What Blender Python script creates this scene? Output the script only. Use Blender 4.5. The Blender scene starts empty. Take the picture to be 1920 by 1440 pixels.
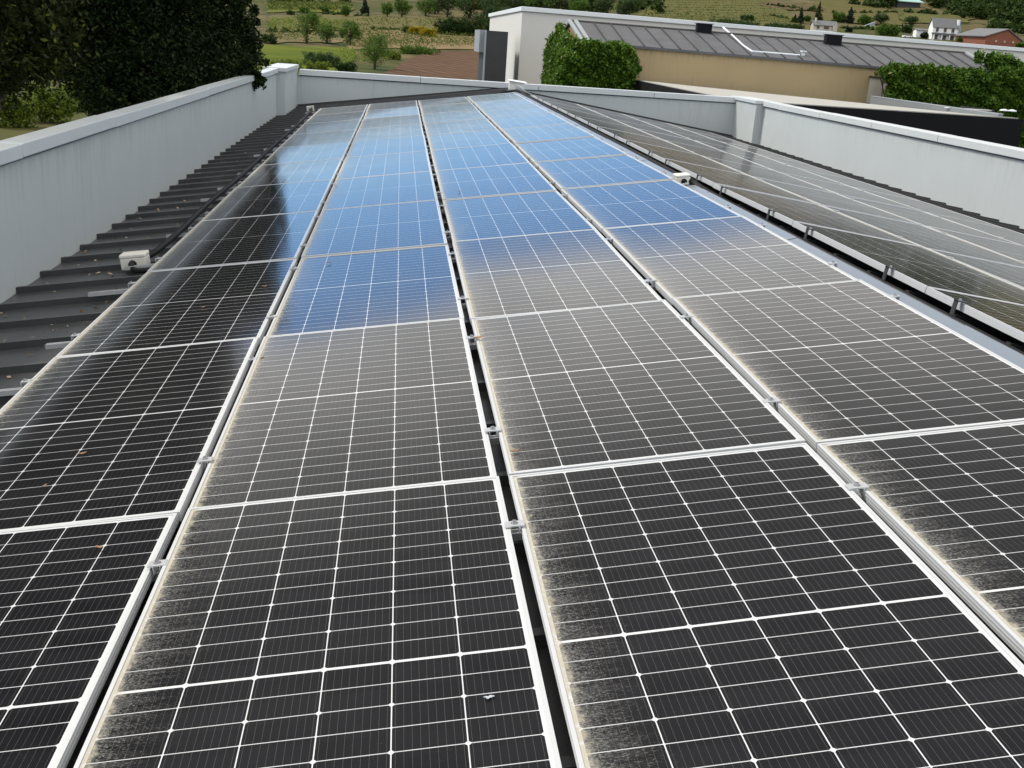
import bpy, bmesh, math, random
import numpy as np
from mathutils import Matrix, Vector
random.seed(7)
RNG = np.random.default_rng(11)
scn = bpy.context.scene
COL = scn.collection

# ------------------------------------------------------------------ camera
CAM = np.array([1.733, -1.22, 1.72])
CF = 1982.19
CR = np.array([0.9930, -0.0990, 0.0660]); CU = np.array([-0.0320, 0.3140, 0.9490])
CD = np.array([0.1140, 0.9440, -0.3090])
CD /= np.linalg.norm(CD)
CR -= CD * (CR @ CD); CR /= np.linalg.norm(CR)
CU = np.cross(CR, CD)
cam = bpy.data.cameras.new('camera'); cam_o = bpy.data.objects.new('camera', cam); COL.objects.link(cam_o)
cam.sensor_width = 36.0; cam.lens = CF / 1920 * 36.0; cam.clip_start = 0.05; cam.clip_end = 5000
cam_o.matrix_world = Matrix(((CR[0], CU[0], -CD[0], CAM[0]), (CR[1], CU[1], -CD[1], CAM[1]),
                             (CR[2], CU[2], -CD[2], CAM[2]), (0, 0, 0, 1)))
scn.camera = cam_o

# ------------------------------------------------------------------ sky, sun, exposure
SUN_EL, SUN_AZ = math.radians(48), math.radians(-62)      # azimuth from +Y towards +X
SDIR = Vector((math.sin(SUN_AZ) * math.cos(SUN_EL), math.cos(SUN_AZ) * math.cos(SUN_EL), math.sin(SUN_EL)))
world = bpy.data.worlds.new('World'); scn.world = world; world.use_nodes = True
wn = world.node_tree; wn.nodes.clear()


class NT:
    """small node-tree helper"""
    def __init__(s, tree): s.t = tree
    def n(s, typ, **kw):
        nd = s.t.nodes.new(typ)
        for k, v in kw.items(): setattr(nd, k, v)
        return nd
    def set(s, sock, v):
        if hasattr(v, 'is_output'): s.t.links.new(v, sock)
        elif v is not None:
            if sock.type == 'RGBA' and len(v) == 3: v = (*v, 1)
            sock.default_value = v
    def m(s, op, a, b=None, c=None, clamp=False):
        nd = s.n('ShaderNodeMath', operation=op, use_clamp=clamp)
        for i, v in enumerate((a, b, c)):
            if v is not None: s.set(nd.inputs[i], v)
        return nd.outputs[0]
    def mix(s, f, a, b):
        nd = s.n('ShaderNodeMix', data_type='RGBA')
        s.set(nd.inputs[0], f); s.set(nd.inputs[6], a); s.set(nd.inputs[7], b)
        return nd.outputs[2]
    def ss(s, v, a, b, to0=0.0, to1=1.0):
        nd = s.n('ShaderNodeMapRange', interpolation_type='SMOOTHSTEP')
        s.set(nd.inputs[0], v); nd.inputs[1].default_value = a; nd.inputs[2].default_value = b
        nd.inputs[3].default_value = to0; nd.inputs[4].default_value = to1
        return nd.outputs[0]
    def noise(s, vec, scale, detail=3, rough=.55, dim='3D', w=None):
        nd = s.n('ShaderNodeTexNoise', noise_dimensions=dim)
        if vec is not None: s.set(nd.inputs['Vector'], vec)
        if w is not None: s.set(nd.inputs['W'], w)
        nd.inputs['Scale'].default_value = scale; nd.inputs['Detail'].default_value = detail
        nd.inputs['Roughness'].default_value = rough
        return nd.outputs['Fac']
    def mapv(s, vec, scale, loc=(0, 0, 0)):
        nd = s.n('ShaderNodeMapping'); s.set(nd.inputs[0], vec)
        nd.inputs['Scale'].default_value = scale; nd.inputs['Location'].default_value = loc
        return nd.outputs[0]
    def sep(s, vec):
        nd = s.n('ShaderNodeSeparateXYZ'); s.set(nd.inputs[0], vec); return nd.outputs
    def comb(s, x, y, z):
        nd = s.n('ShaderNodeCombineXYZ')
        for i, v in enumerate((x, y, z)): s.set(nd.inputs[i], v)
        return nd.outputs[0]
    def coord(s, k='Object'): return s.n('ShaderNodeTexCoord').outputs[k]


W_ = NT(wn)
sky = W_.n('ShaderNodeTexSky', sky_type='NISHITA', sun_disc=False, sun_elevation=SUN_EL, sun_rotation=SUN_AZ)
sky.air_density = 1.0; sky.dust_density = 0.6
gen = W_.coord('Generated')
sx, sy, sz = W_.sep(gen)
# broken cloud: blue band low over the valley, cloud cover above it and thin haze under it
den = W_.m('ADD', W_.m('MAXIMUM', sz, 0.0), 0.12)
cvec = W_.comb(W_.m('DIVIDE', sx, den), W_.m('DIVIDE', sy, den), 0.0)
nz = W_.noise(cvec, 0.9, 5, .55)
nzb = W_.noise(cvec, 2.3, 4, .6)
wob = W_.m('MULTIPLY', W_.m('SUBTRACT', nz, .5), .09)
zz = W_.m('ADD', sz, wob)
upper = W_.ss(zz, .228, .252)
lower = W_.ss(zz, .115, .035)
cover = W_.m('MAXIMUM', upper, W_.m('MULTIPLY', lower, .8))
holes = W_.ss(nzb, .60, .74)
cover = W_.m('MULTIPLY', cover, W_.m('SUBTRACT', 1.0, W_.m('MULTIPLY', holes, W_.ss(sz, .45, .6, 0, .6))))
cbright = W_.m('MULTIPLY', W_.m('MULTIPLY', W_.m('MULTIPLY_ADD', nzb, .7, .60), W_.m('SUBTRACT', 1.0, W_.m('MULTIPLY', W_.ss(sy, .45, .8), .27))), W_.m('SUBTRACT', 1.0, W_.m('MULTIPLY', W_.m('MULTIPLY', W_.ss(sz, .27, .47), W_.ss(sy, .35, .70)), .84)))
ccol = W_.n('ShaderNodeVectorMath', operation='SCALE'); ccol.inputs[0].default_value = (1.0, .985, .955)
W_.set(ccol.inputs['Scale'], cbright)
skyt = W_.n('ShaderNodeVectorMath', operation='MULTIPLY'); W_.set(skyt.inputs[0], sky.outputs[0]); skyt.inputs[1].default_value = (.64, .90, 1.24)
skyc = W_.n('ShaderNodeVectorMath', operation='SCALE'); W_.set(skyc.inputs[0], skyt.outputs[0]); skyc.inputs['Scale'].default_value = 0.095
wmix = W_.mix(cover, skyc.outputs[0], ccol.outputs[0])
bg = W_.n('ShaderNodeBackground'); W_.set(bg.inputs[0], wmix); bg.inputs[1].default_value = 1.0
wo = W_.n('ShaderNodeOutputWorld'); wn.links.new(bg.outputs[0], wo.inputs[0])

sun = bpy.data.lights.new('sun', 'SUN'); sun.energy = 2.0; sun.angle = math.radians(9); sun.color = (1, .955, .88)
sun_o = bpy.data.objects.new('sun', sun); COL.objects.link(sun_o)
sun_o.rotation_euler = SDIR.to_track_quat('Z', 'Y').to_euler(); sun_o.location = SDIR * 60
vs = scn.view_settings
vs.view_transform = 'Standard'; vs.look = 'None'; vs.gamma = 1; vs.use_curve_mapping = False
vs.exposure = 0.82
scn.cycles.max_bounces = 6

# ------------------------------------------------------------------ pixel -> place helpers
def ray(x, y): return CD + CR * (x - 960) / CF - CU * (y - 720) / CF
def at_y(x, y, Y):
    d = ray(x, y); return CAM + d * (Y - CAM[1]) / d[1]
def at_z(x, y, Z):
    d = ray(x, y); return CAM + d * (Z - CAM[2]) / d[2]
AL = math.radians(8.0); CA, SA = math.cos(AL), math.sin(AL)
APX, APZ = 4.40, 0.62                                       # apex of the two panel planes
def L(u, v, n=0.0): return np.array([u * CA - n * SA, v, u * SA + n * CA])
def R(s, v, n=0.0): return np.array([APX + s * CA + n * SA, v, APZ - s * SA + n * CA])
def on_left(x, y, n=0.0):
    N = np.array([-SA, 0, CA]); d = ray(x, y); t = (n - CAM @ N) / (d @ N); P = CAM + d * t
    return P[0] * CA + P[2] * SA, P[1]
ML = Matrix.Rotation(-AL, 4, 'Y')
MR = Matrix.Translation((APX, 0, APZ)) @ Matrix.Rotation(AL, 4, 'Y')

# ------------------------------------------------------------------ terrain
PY = np.array([-400, -50, 60, 100, 140, 200, 300, 400, 500, 700, 1000, 1400, 2000.])
PZ = np.array([-7, -6.2, -6, -5.5, -4.3, -2.8, .6, 5.5, 13, 28, 60, 106, 135.])
def terr(x, y):
    x = np.asarray(x, float); y = np.asarray(y, float)
    z = 0
    for o in (-24, -12, 0, 12, 24): z = z + np.interp(y + o * np.clip(y / 150, .2, 1.5), PY, PZ) / 5
    t = np.clip((x - 40) / 130, 0, 1); t = t * t * (3 - 2 * t)
    q = np.clip((y - 220) / 200, 0, 1)
    z = z + 4.0 * t * q
    h = np.clip((x - 190) / 420, 0, 1.6) * np.clip((y - 430) / 500, 0, 2.2)
    z = z + 55 * h * h / (1 + .6 * h)
    amp = np.clip((y - 130) / 300, 0, 1)
    return z + amp * (1.2 * np.sin(x * .031 + 1) * np.sin(y * .023) + .5 * np.sin(x * .09 + y * .05))
def ground(x, y):
    d = ray(x, y); ts = np.concatenate([np.linspace(20, 400, 900), np.linspace(401, 1900, 1500)])
    p = CAM[None] + d[None] * ts[:, None]
    b = p[:, 2] < terr(p[:, 0], p[:, 1])
    i = int(np.argmax(b)) if b.any() else len(ts) - 1
    t0, t1 = (ts[i - 1], ts[i]) if i else (ts[0], ts[0])
    for _ in range(14):
        m = (t0 + t1) / 2; q = CAM + d * m
        if q[2] < terr(q[0], q[1]): t1 = m
        else: t0 = m
    q = CAM + d * t1
    return np.array([q[0], q[1], float(terr(q[0], q[1]))])
def mpp(P): return float((np.asarray(P) - CAM) @ CD) / CF      # metres per photo pixel there

# ------------------------------------------------------------------ mesh helpers
class MB:
    def __init__(s): s.v = []; s.f = []
    def add(s, vs_, fs):
        b = len(s.v); s.v += [tuple(map(float, p)) for p in vs_]; s.f += [tuple(b + i for i in f) for f in fs]
    def box(s, x0, x1, y0, y1, z0, z1, fr=None):
        vs_ = [(x, y, z) for z in (z0, z1) for y in (y0, y1) for x in (x0, x1)]
        if fr: vs_ = [fr(*p) for p in vs_]
        s.add(vs_, [(0, 2, 3, 1), (4, 5, 7, 6), (0, 1, 5, 4), (2, 6, 7, 3), (0, 4, 6, 2), (1, 3, 7, 5)])
    def hexa(s, bot, top):
        n = len(bot); s.add(list(bot) + list(top), [tuple(range(n))[::-1], tuple(range(n, 2 * n))] +
                            [(i, (i + 1) % n, n + (i + 1) % n, n + i) for i in range(n)])
    def tube(s, pts, r, k=8, cap=True):
        pts = [np.asarray(p, float) for p in pts]; rr = r if hasattr(r, '__len__') else [r] * len(pts)
        b = len(s.v); n = len(pts); prev = None
        for i, p in enumerate(pts):
            t = pts[min(i + 1, n - 1)] - pts[max(i - 1, 0)]; t /= np.linalg.norm(t) + 1e-9
            a = np.cross(t, (0, 0, 1.)) if prev is None else prev - t * (prev @ t)
            if np.linalg.norm(a) < 1e-3: a = np.cross(t, (1., 0, 0))
            a /= np.linalg.norm(a); prev = a; c = np.cross(t, a)
            for j in range(k):
                w = 2 * math.pi * j / k; s.v.append(tuple(p + rr[i] * (a * math.cos(w) + c * math.sin(w))))
        for i in range(n - 1):
            for j in range(k):
                s.f.append((b + i * k + j, b + i * k + (j + 1) % k, b + (i + 1) * k + (j + 1) % k, b + (i + 1) * k + j))
        if cap: s.f.append(tuple(b + j for j in range(k))[::-1]); s.f.append(tuple(b + (n - 1) * k + j for j in range(k)))
    def mesh(s, name, mat, smooth=False, fix=True):
        me = bpy.data.meshes.new(name); me.from_pydata(s.v, [], s.f); me.materials.append(mat)
        if fix:
            bm = bmesh.new(); bm.from_mesh(me); bmesh.ops.recalc_face_normals(bm, faces=bm.faces); bm.to_mesh(me); bm.free()
        if smooth: me.polygons.foreach_set('use_smooth', [True] * len(me.polygons))
        me.update(); return me
    def build(s, name, mat, parent=None, smooth=False, fix=True):
        return link(name, s.mesh(name, mat, smooth, fix), parent)

def link(name, data, parent=None):
    o = bpy.data.objects.new(name, data); COL.objects.link(o)
    if parent is not None: o.parent = parent
    return o
def tag(o, label=None, cat=None, group=None, kind=None):
    for k, v in (('label', label), ('category', cat), ('group', group), ('kind', kind)):
        if v: o[k] = v
    return o
def empty(name, loc=(0, 0, 0)):
    o = link(name, None); o.location = loc; o.empty_display_size = .1; return o
def bevel(o, w, seg=2):
    md = o.modifiers.new('bevel', 'BEVEL'); md.width = w; md.segments = seg; md.limit_method = 'ANGLE'; return o
def quads(name, V, mat, parent=None):
    """V: (n,4,3) array of quads -> one mesh object (leaves)"""
    n = len(V); me = bpy.data.meshes.new(name)
    me.vertices.add(n * 4); me.vertices.foreach_set('co', V.reshape(-1).astype(np.float32))
    me.loops.add(n * 4); me.loops.foreach_set('vertex_index', np.arange(n * 4, dtype=np.int32))
    me.polygons.add(n); me.polygons.foreach_set('loop_start', np.arange(0, n * 4, 4, dtype=np.int32))
    me.polygons.foreach_set('loop_total', np.full(n, 4, dtype=np.int32))
    me.materials.append(mat); me.update(calc_edges=True); me.validate()
    return link(name, me, parent)
def leafquads(P, size, up=.35):
    n = len(P); N = RNG.normal(size=(n, 3)); N[:, 2] = np.abs(N[:, 2]) + up
    N /= np.linalg.norm(N, axis=1)[:, None]
    A = np.cross(N, RNG.normal(size=(n, 3))); A /= np.linalg.norm(A, axis=1)[:, None] + 1e-9
    B = np.cross(N, A); s = size * RNG.uniform(.6, 1.35, (n, 1)); A = A * s; B = B * s * .55
    return np.stack([P - A, P - B * .9 + A * .1, P + A, P + B * .9 + A * .1], 1)
def blobpts(blobs, n, clump=.22, fill=.75, core=.35):
    """points in leaf clumps spread through a union of ellipsoid blobs (c, r)"""
    vol = np.array([np.prod(np.broadcast_to(r, 3)) ** (2 / 3) for c, r in blobs]); vol = vol / vol.sum()
    out = []
    for (c, r), w in zip(blobs, vol):
        r = np.broadcast_to(np.asarray(r, float), 3); m = max(8, int(n * w))
        k = max(5, int(26 * fill)) * max(1, int(m / 1500)); k = min(k, 220)
        d = RNG.normal(size=(k, 3)); d /= np.linalg.norm(d, axis=1)[:, None]
        rad = RNG.uniform(core, 1, (k, 1)) ** .6 * RNG.uniform(.82, 1.12, (k, 1))
        cc = np.asarray(c) + d * rad * r
        idx = RNG.integers(0, k, m); cs = RNG.uniform(.6, 1.4, (k, 1)) * clump
        g = RNG.normal(size=(m, 3)); g /= np.linalg.norm(g, axis=1)[:, None]; g *= RNG.uniform(0, 1, (m, 1)) ** .5
        out.append(cc[idx] + g * cs[idx] * np.maximum(r.mean(), .3))
    return np.concatenate(out)

# ------------------------------------------------------------------ materials
def mat(name):
    m = bpy.data.materials.new(name); m.use_nodes = True; m.node_tree.nodes.clear(); t = NT(m.node_tree)
    b = t.n('ShaderNodeBsdfPrincipled'); o = t.n('ShaderNodeOutputMaterial'); m.node_tree.links.new(b.outputs[0], o.inputs[0])
    return m, t, b
def plain(name, col, rough=.6, metal=0.0, var=.12, scale=6.0, streak=None, spec=.5, bump=0.0, bscale=60, drip=None):
    """base colour with noise variation; streak=(strength, colour) adds vertical run-off stains"""
    m, t, b = mat(name); co = t.coord()
    f = t.noise(co, scale, 4, .6)
    c = t.mix(f, tuple(x * (1 - var) for x in col), tuple(min(1, x * (1 + var)) for x in col))
    if streak:
        sv = t.mapv(co, (7, 7, .55)); s1 = t.noise(sv, 1.6, 4, .7); s2 = t.noise(co, .8, 2, .5)
        msk = t.m('MULTIPLY', t.ss(s1, .48, .78), t.ss(s2, .35, .7)); msk = t.m('MULTIPLY', msk, streak[0])
        c = t.mix(msk, c, streak[1])
        if drip:                                                        # stains that ran down from the edge above
            z = t.sep(co)[2]; dn = t.noise(t.mapv(co, (5, 5, .25)), 2.2, 5, .75)
            ln = t.m('MULTIPLY', t.ss(dn, .42, .75), drip[1])
            dm = t.m('SUBTRACT', 1.0, t.m('DIVIDE', t.m('SUBTRACT', drip[0], z), t.m('MAXIMUM', ln, .02)), clamp=True)
            c = t.mix(t.m('MULTIPLY', dm, drip[2]), c, streak[1])
    t.set(b.inputs['Base Color'], c)
    rr = t.noise(co, scale * 2.3, 3, .6); t.set(b.inputs['Roughness'], t.m('MULTIPLY_ADD', rr, .2, rough - .1))
    b.inputs['Metallic'].default_value = metal; b.inputs['Specular IOR Level'].default_value = spec
    if bump:
        bn = t.n('ShaderNodeBump'); bn.inputs['Strength'].default_value = bump; bn.inputs['Distance'].default_value = .01
        t.set(bn.inputs['Height'], t.noise(co, bscale, 4, .6)); t.set(b.inputs['Normal'], bn.outputs[0])
    return m
def leafmat(name, a, bcol, rough=.5, trans=.25, third=None):
    m, t, b = mat(name)
    g = t.n('ShaderNodeNewGeometry').outputs['Random Per Island']
    big = t.noise(t.coord(), .9, 3, .5)
    c = t.mix(t.m('MULTIPLY_ADD', g, .75, t.m('MULTIPLY', t.m('SUBTRACT', big, .4), .8), clamp=True), a, bcol)
    if third: c = t.mix(t.m('GREATER_THAN', g, 1 - third[0]), c, third[1])
    t.set(b.inputs['Base Color'], c); b.inputs['Roughness'].default_value = rough; b.inputs['Specular IOR Level'].default_value = .12
    tr = t.n('ShaderNodeBsdfTranslucent'); t.set(tr.inputs[0], c)
    mx = t.n('ShaderNodeMixShader'); mx.inputs[0].default_value = trans
    t.t.links.new(b.outputs[0], mx.inputs[1]); t.t.links.new(tr.outputs[0], mx.inputs[2])
    t.t.links.new(mx.outputs[0], [n for n in t.t.nodes if n.type == 'OUTPUT_MATERIAL'][0].inputs[0])
    return m

M = {}
M['frame'] = plain('anodised frame', (.45, .46, .47), .42, .12, .05, 20)
M['alu'] = plain('clamp aluminium', (.52, .53, .54), .36, .5, .08, 30)
M['bolt'] = plain('bolt steel', (.42, .42, .43), .35, .9, .1, 40)
M['black'] = plain('black plastic', (.010, .010, .011), .6, 0, .2, 20, spec=.2)
M['roof'] = plain('dark roof metal', (.042, .043, .044), .36, .0, .5, 3.5, spec=.6, bump=.15, bscale=25)
M['wall'] = plain('parapet panel', (.405, .435, .437), .55, 0, .06, 1.2, streak=(.42, (.27, .275, .25)), drip=(.66, .75, .38))
M['coping'] = plain('coping sheet', (.50, .525, .53), .42, .1, .06, 2.5, streak=(.3, (.40, .40, .37)))
M['ridge'] = plain('ridge cap sheet', (.20, .235, .285), .35, .25, .10, 5)
M['box'] = plain('grey junction box', (.60, .58, .52), .5, 0, .06, 20)
M['leaf'] = plain('dry leaf', (.24, .13, .06), .8, 0, .4, 60)
M['drop'] = plain('bird dropping', (.34, .37, .40), .8, 0, .3, 80)
M['white'] = plain('white render', (.53, .52, .49), .8, 0, .04, .8, streak=(.25, (.52, .50, .46)))
M['whitecap'] = plain('pale coping', (.62, .65, .67), .5, 0, .05, 1)
M['slab'] = plain('dark cladding', (.026, .028, .031), .55, 0, .3, 1.5, bump=.1)
M['greyclad'] = plain('grey cladding', (.24, .26, .28), .55, 0, .15, 1.5)
M['tan'] = plain('ochre render', (.33, .25, .135), .85, 0, .1, .6, streak=(.8, (.20, .15, .085)), drip=(1.78, .9, .8))
M['slate'] = plain('grey roof sheet', (.078, .080, .087), .6, .1, .4, 1.2, bump=.2, bscale=12)
M['slateseam'] = plain('roof seam', (.028, .026, .026), .6, 0, .2, 3)
M['terrace'] = plain('pale terrace gravel', (.30, .29, .265), .9, 0, .12, 1.5, bump=.3, bscale=30)
M['fascia'] = plain('black fascia', (.005, .005, .006), .7, 0, .2, 2, spec=.15)
M['lowwall'] = plain('grey low wall', (.17, .185, .19), .6, 0, .12, 1.2)
M['stone'] = plain('pale stone', (.42, .38, .31), .9, 0, .25, 2)
M['houseroof'] = plain('slate house roof', (.12, .12, .125), .75, 0, .2, .8)
M['housewhite'] = plain('white house wall', (.72, .72, .70), .8, 0, .06, .5)
M['shutter'] = plain('brown shutter', (.08, .045, .025), .6, 0, .2, 2)
M['brick'] = plain('red brick', (.20, .068, .036), .85, 0, .25, .8)
M['teal'] = plain('teal metal roof', (.26, .42, .40), .45, 0, .1, .5)
M['car'] = plain('white car paint', (.75, .75, .73), .25, 0, .02, 2)
M['carglass'] = plain('dark car glass', (.02, .025, .03), .1, 0, .1, 2)
M['bark'] = plain('tree bark', (.07, .05, .035), .9, 0, .35, 5, bump=.4, bscale=20)
M['evergreen'] = leafmat('dark evergreen leaves', (.005, .011, .003), (.027, .047, .011), .6, .15)
M['olive'] = leafmat('olive leaves', (.008, .013, .004), (.042, .055, .011), .6, .2, (.035, (.12, .13, .016)))
M['green'] = leafmat('mid green leaves', (0.0324, 0.072, 0.00864), (0.0936, 0.1656, 0.0216), .55, .35)
M['deep'] = leafmat('deep green leaves', (0.01296, 0.03024, 0.0072), (0.04176, 0.0756, 0.01584), .55, .25)
M['lime'] = leafmat('lime green leaves', (.07, .115, .013), (.17, .21, .028), .55, .35)
M['broom'] = leafmat('broom flowers', (0.1152, 0.108, 0.00864), (0.396, 0.288, 0.0072), .6, .3)
M['ivy'] = leafmat('ivy leaves', (.022, .064, .007), (.115, .20, .022), .4, .25, (.05, (0.1584, 0.18, 0.0432)))
M['conifer'] = leafmat('conifer needles', (0.00864, 0.01728, 0.01008), (0.0252, 0.0396, 0.0216), .6, .1)
M['cypress'] = leafmat('cypress needles', (0.0144, 0.0288, 0.00576), (0.0504, 0.072, 0.0108), .6, .15)
M['vine'] = leafmat('vine leaves', (0.0432, 0.0648, 0.0108), (0.1152, 0.1368, 0.0252), .6, .3)

def panel_material(fa=.024, fb=.003, coat=1.0):
    m, t, b = mat('solar glass'); PW, PL = 1.048, 2.100
    co = t.coord(); x, y, z = t.sep(co)
    rnd = t.n('ShaderNodeObjectInfo').outputs['Random']; rw = t.m('MULTIPLY', rnd, 37.0)
    mg = .021; px = (PW - 2 * mg) / 6; mid = .0075; py = (PL / 2 - mg - mid / 2) / 12
    cx = t.m('DIVIDE', t.m('SUBTRACT', x, mg), px)
    yy = t.m('ABSOLUTE', t.m('SUBTRACT', y, PL / 2))                    # fold the two halves
    cy = t.m('DIVIDE', t.m('SUBTRACT', yy, mid / 2), py)
    fx = t.m('FRACT', cx); fy = t.m('FRACT', cy)
    ex = t.m('MULTIPLY', t.m('SUBTRACT', .5, t.m('ABSOLUTE', t.m('SUBTRACT', fx, .5))), px)    # metres to the cell edge
    ey = t.m('MULTIPLY', t.m('SUBTRACT', .5, t.m('ABSOLUTE', t.m('SUBTRACT', fy, .5))), py)
    gx = t.m('LESS_THAN', ex, .0015); gy = t.m('LESS_THAN', ey, .0012)
    f2 = t.m('FRACT', t.m('MULTIPLY', cy, .5)); ey2 = t.m('MULTIPLY', t.m('SUBTRACT', .5, t.m('ABSOLUTE', t.m('SUBTRACT', f2, .5))), py * 2)
    ch = t.m('MAXIMUM', t.m('LESS_THAN', t.m('ADD', ex, ey2), .0088), t.m('LESS_THAN', t.m('ADD', ex, ey), .0048))                  # clipped corners, every second line
    inx = t.m('MULTIPLY', t.m('GREATER_THAN', cx, 0.0), t.m('LESS_THAN', cx, 6.0))
    iny = t.m('MULTIPLY', t.m('GREATER_THAN', cy, 0.0), t.m('LESS_THAN', cy, 12.0))
    gap = t.m('MAXIMUM', t.m('MAXIMUM', gx, gy), ch)
    gap = t.m('MAXIMUM', gap, t.m('SUBTRACT', 1.0, t.m('MULTIPLY', inx, iny)))
    bb = t.m('FRACT', t.m('MULTIPLY', fx, 9.0)); bus = t.m('LESS_THAN', t.m('ABSOLUTE', t.m('SUBTRACT', bb, .5)), .028)
    cellid = t.comb(t.m('FLOOR', cx), t.m('FLOOR', t.m('DIVIDE', y, py)), rw)
    wn_ = t.n('ShaderNodeTexWhiteNoise', noise_dimensions='3D'); t.set(wn_.inputs['Vector'], cellid)
    cell = t.mix(wn_.outputs['Value'], (.0040, .0042, .0062), (.0068, .0068, .0092))
    cell = t.mix(t.m('MULTIPLY', bus, .32), cell, (.14, .135, .125))
    col = t.mix(gap, cell, (.50, .51, .52))
    # dust: thick band along the low edge, streaks that climb from it, thin film everywhere
    pv = t.comb(x, y, rw)
    sv = t.mapv(pv, (9, 60, 1)); streak = t.noise(sv, 1.0, 3, .65)
    fine = t.noise(t.mapv(pv, (120, 280, 1)), 1.0, 4, .75)
    cl = t.noise(t.mapv(pv, (3, 2.2, 1)), 1.0, 3, .6)
    reach = t.m('MULTIPLY_ADD', t.m('SUBTRACT', streak, .45), .30, t.m('MULTIPLY_ADD', cl, .30, .05))
    fall = t.m('SUBTRACT', 1.0, t.m('DIVIDE', x, t.m('MAXIMUM', reach, .03)), clamp=True)
    speck = t.ss(t.m('ADD', fine, t.m('MULTIPLY', t.m('POWER', fall, 1.6), .13)), .55, .70)
    d1 = t.m('MULTIPLY', t.m('MULTIPLY', t.m('POWER', fall, .8), speck), .44)
    d2 = t.m('MULTIPLY', t.m('MULTIPLY', t.m('POWER', fall, 1.5), t.ss(streak, .25, .7)), .13)
    wide = t.m('MULTIPLY', t.m('MULTIPLY', t.ss(cl, .5, .75), t.ss(t.noise(t.mapv(pv, (120, 240, 1)), 1, 2, .6), .62, .76)), .13)
    bandw = t.m('MULTIPLY_ADD', t.noise(t.mapv(pv, (40, 40, 1)), 1, 5, .8), .10, -.022)
    band = t.m('MULTIPLY', t.ss(t.m('ADD', t.m('SUBTRACT', x, bandw), t.m('MULTIPLY', t.m('SUBTRACT', fine, .5), .06)), .016, -.010), .80)
    film = t.m('MULTIPLY_ADD', t.noise(t.mapv(pv, (1.2, 3, 1)), 1, 4, .6), fa, fb)
    dust = t.m('MAXIMUM', t.m('MAXIMUM', d1, d2), t.m('MAXIMUM', band, wide))
    dust = t.m('MAXIMUM', dust, film, clamp=True)
    dcol = t.mix(band, (.37, .365, .34), (.30, .265, .195))
    t.set(b.inputs['Base Color'], col)
    b.inputs['Roughness'].default_value = .5; b.inputs['Specular IOR Level'].default_value = 0.0
    b.inputs['Coat Weight'].default_value = coat; b.inputs['Coat IOR'].default_value = 1.45
    t.set(b.inputs['Coat Roughness'], t.m('MULTIPLY_ADD', cl, .10, .045))
    df = t.n('ShaderNodeBsdfDiffuse'); t.set(df.inputs[0], dcol)
    mx = t.n('ShaderNodeMixShader'); t.set(mx.inputs[0], dust)
    t.t.links.new(b.outputs[0], mx.inputs[1]); t.t.links.new(df.outputs[0], mx.inputs[2])
    t.t.links.new(mx.outputs[0], [n for n in t.t.nodes if n.type == 'OUTPUT_MATERIAL'][0].inputs[0])
    return m
M['panel'] = panel_material()
M['panel_dusty'] = panel_material(.034, .008, .76)

def ground_material():
    m, t, b = mat('grass and earth'); co = t.coord()
    a = t.noise(co, .018, 5, .6); c = t.noise(co, .11, 4, .65); d = t.noise(co, .9, 4, .7)
    col = t.mix(t.ss(a, .38, .60), (.048, .054, .013), (.092, .070, .034))
    col = t.mix(t.ss(c, .46, .66), col, (.026, .040, .010))
    e = t.noise(t.mapv(co, (1, .35, 1)), .05, 5, .7)
    col = t.mix(t.m('MULTIPLY', t.ss(e, .50, .64), .75), col, (.118, .092, .048))
    col = t.mix(t.m('MULTIPLY', t.ss(d, .52, .72), .6), col, (.020, .032, .009))
    t.set(b.inputs['Base Color'], col); b.inputs['Roughness'].default_value = 1.0; b.inputs['Specular IOR Level'].default_value = .1
    return m
M['ground'] = ground_material()
def field_material(name, a, bcol, scale=.25, stretch=(1, 1, 1), rows=None):
    m, t, b = mat(name); co = t.coord()
    f = t.noise(t.mapv(co, stretch), scale, 5, .65); col = t.mix(t.ss(f, .35, .65), a, bcol)
    if rows:
        ang, per, rc = rows; x, y, z = t.sep(co)
        k = t.m('ADD', t.m('MULTIPLY', x, math.cos(ang)), t.m('MULTIPLY', y, math.sin(ang)))
        k = t.m('ADD', k, t.m('MULTIPLY', t.noise(co, .08, 2, .5), 2.0))
        s = t.m('SINE', t.m('MULTIPLY', k, 2 * math.pi / per)); f2 = t.noise(co, 1.3, 3, .6)
        col = t.mix(t.m('MULTIPLY', t.ss(t.m('ADD', s, f2), .3, 1.1), .8), col, rc)
    t.set(b.inputs['Base Color'], col); b.inputs['Roughness'].default_value = 1.0; b.inputs['Specular IOR Level'].default_value = .05
    return m

ORD = ['zeroth', 'first', 'second', 'third', 'fourth', 'fifth', 'sixth', 'seventh', 'eighth', 'ninth', 'tenth', 'eleventh', 'twelfth',
       'thirteenth', 'fourteenth', 'fifteenth', 'sixteenth', 'seventeenth', 'eighteenth', 'nineteenth', 'twentieth',
       'twenty-first', 'twenty-second', 'twenty-third', 'twenty-fourth', 'twenty-fifth', 'twenty-sixth']

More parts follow.
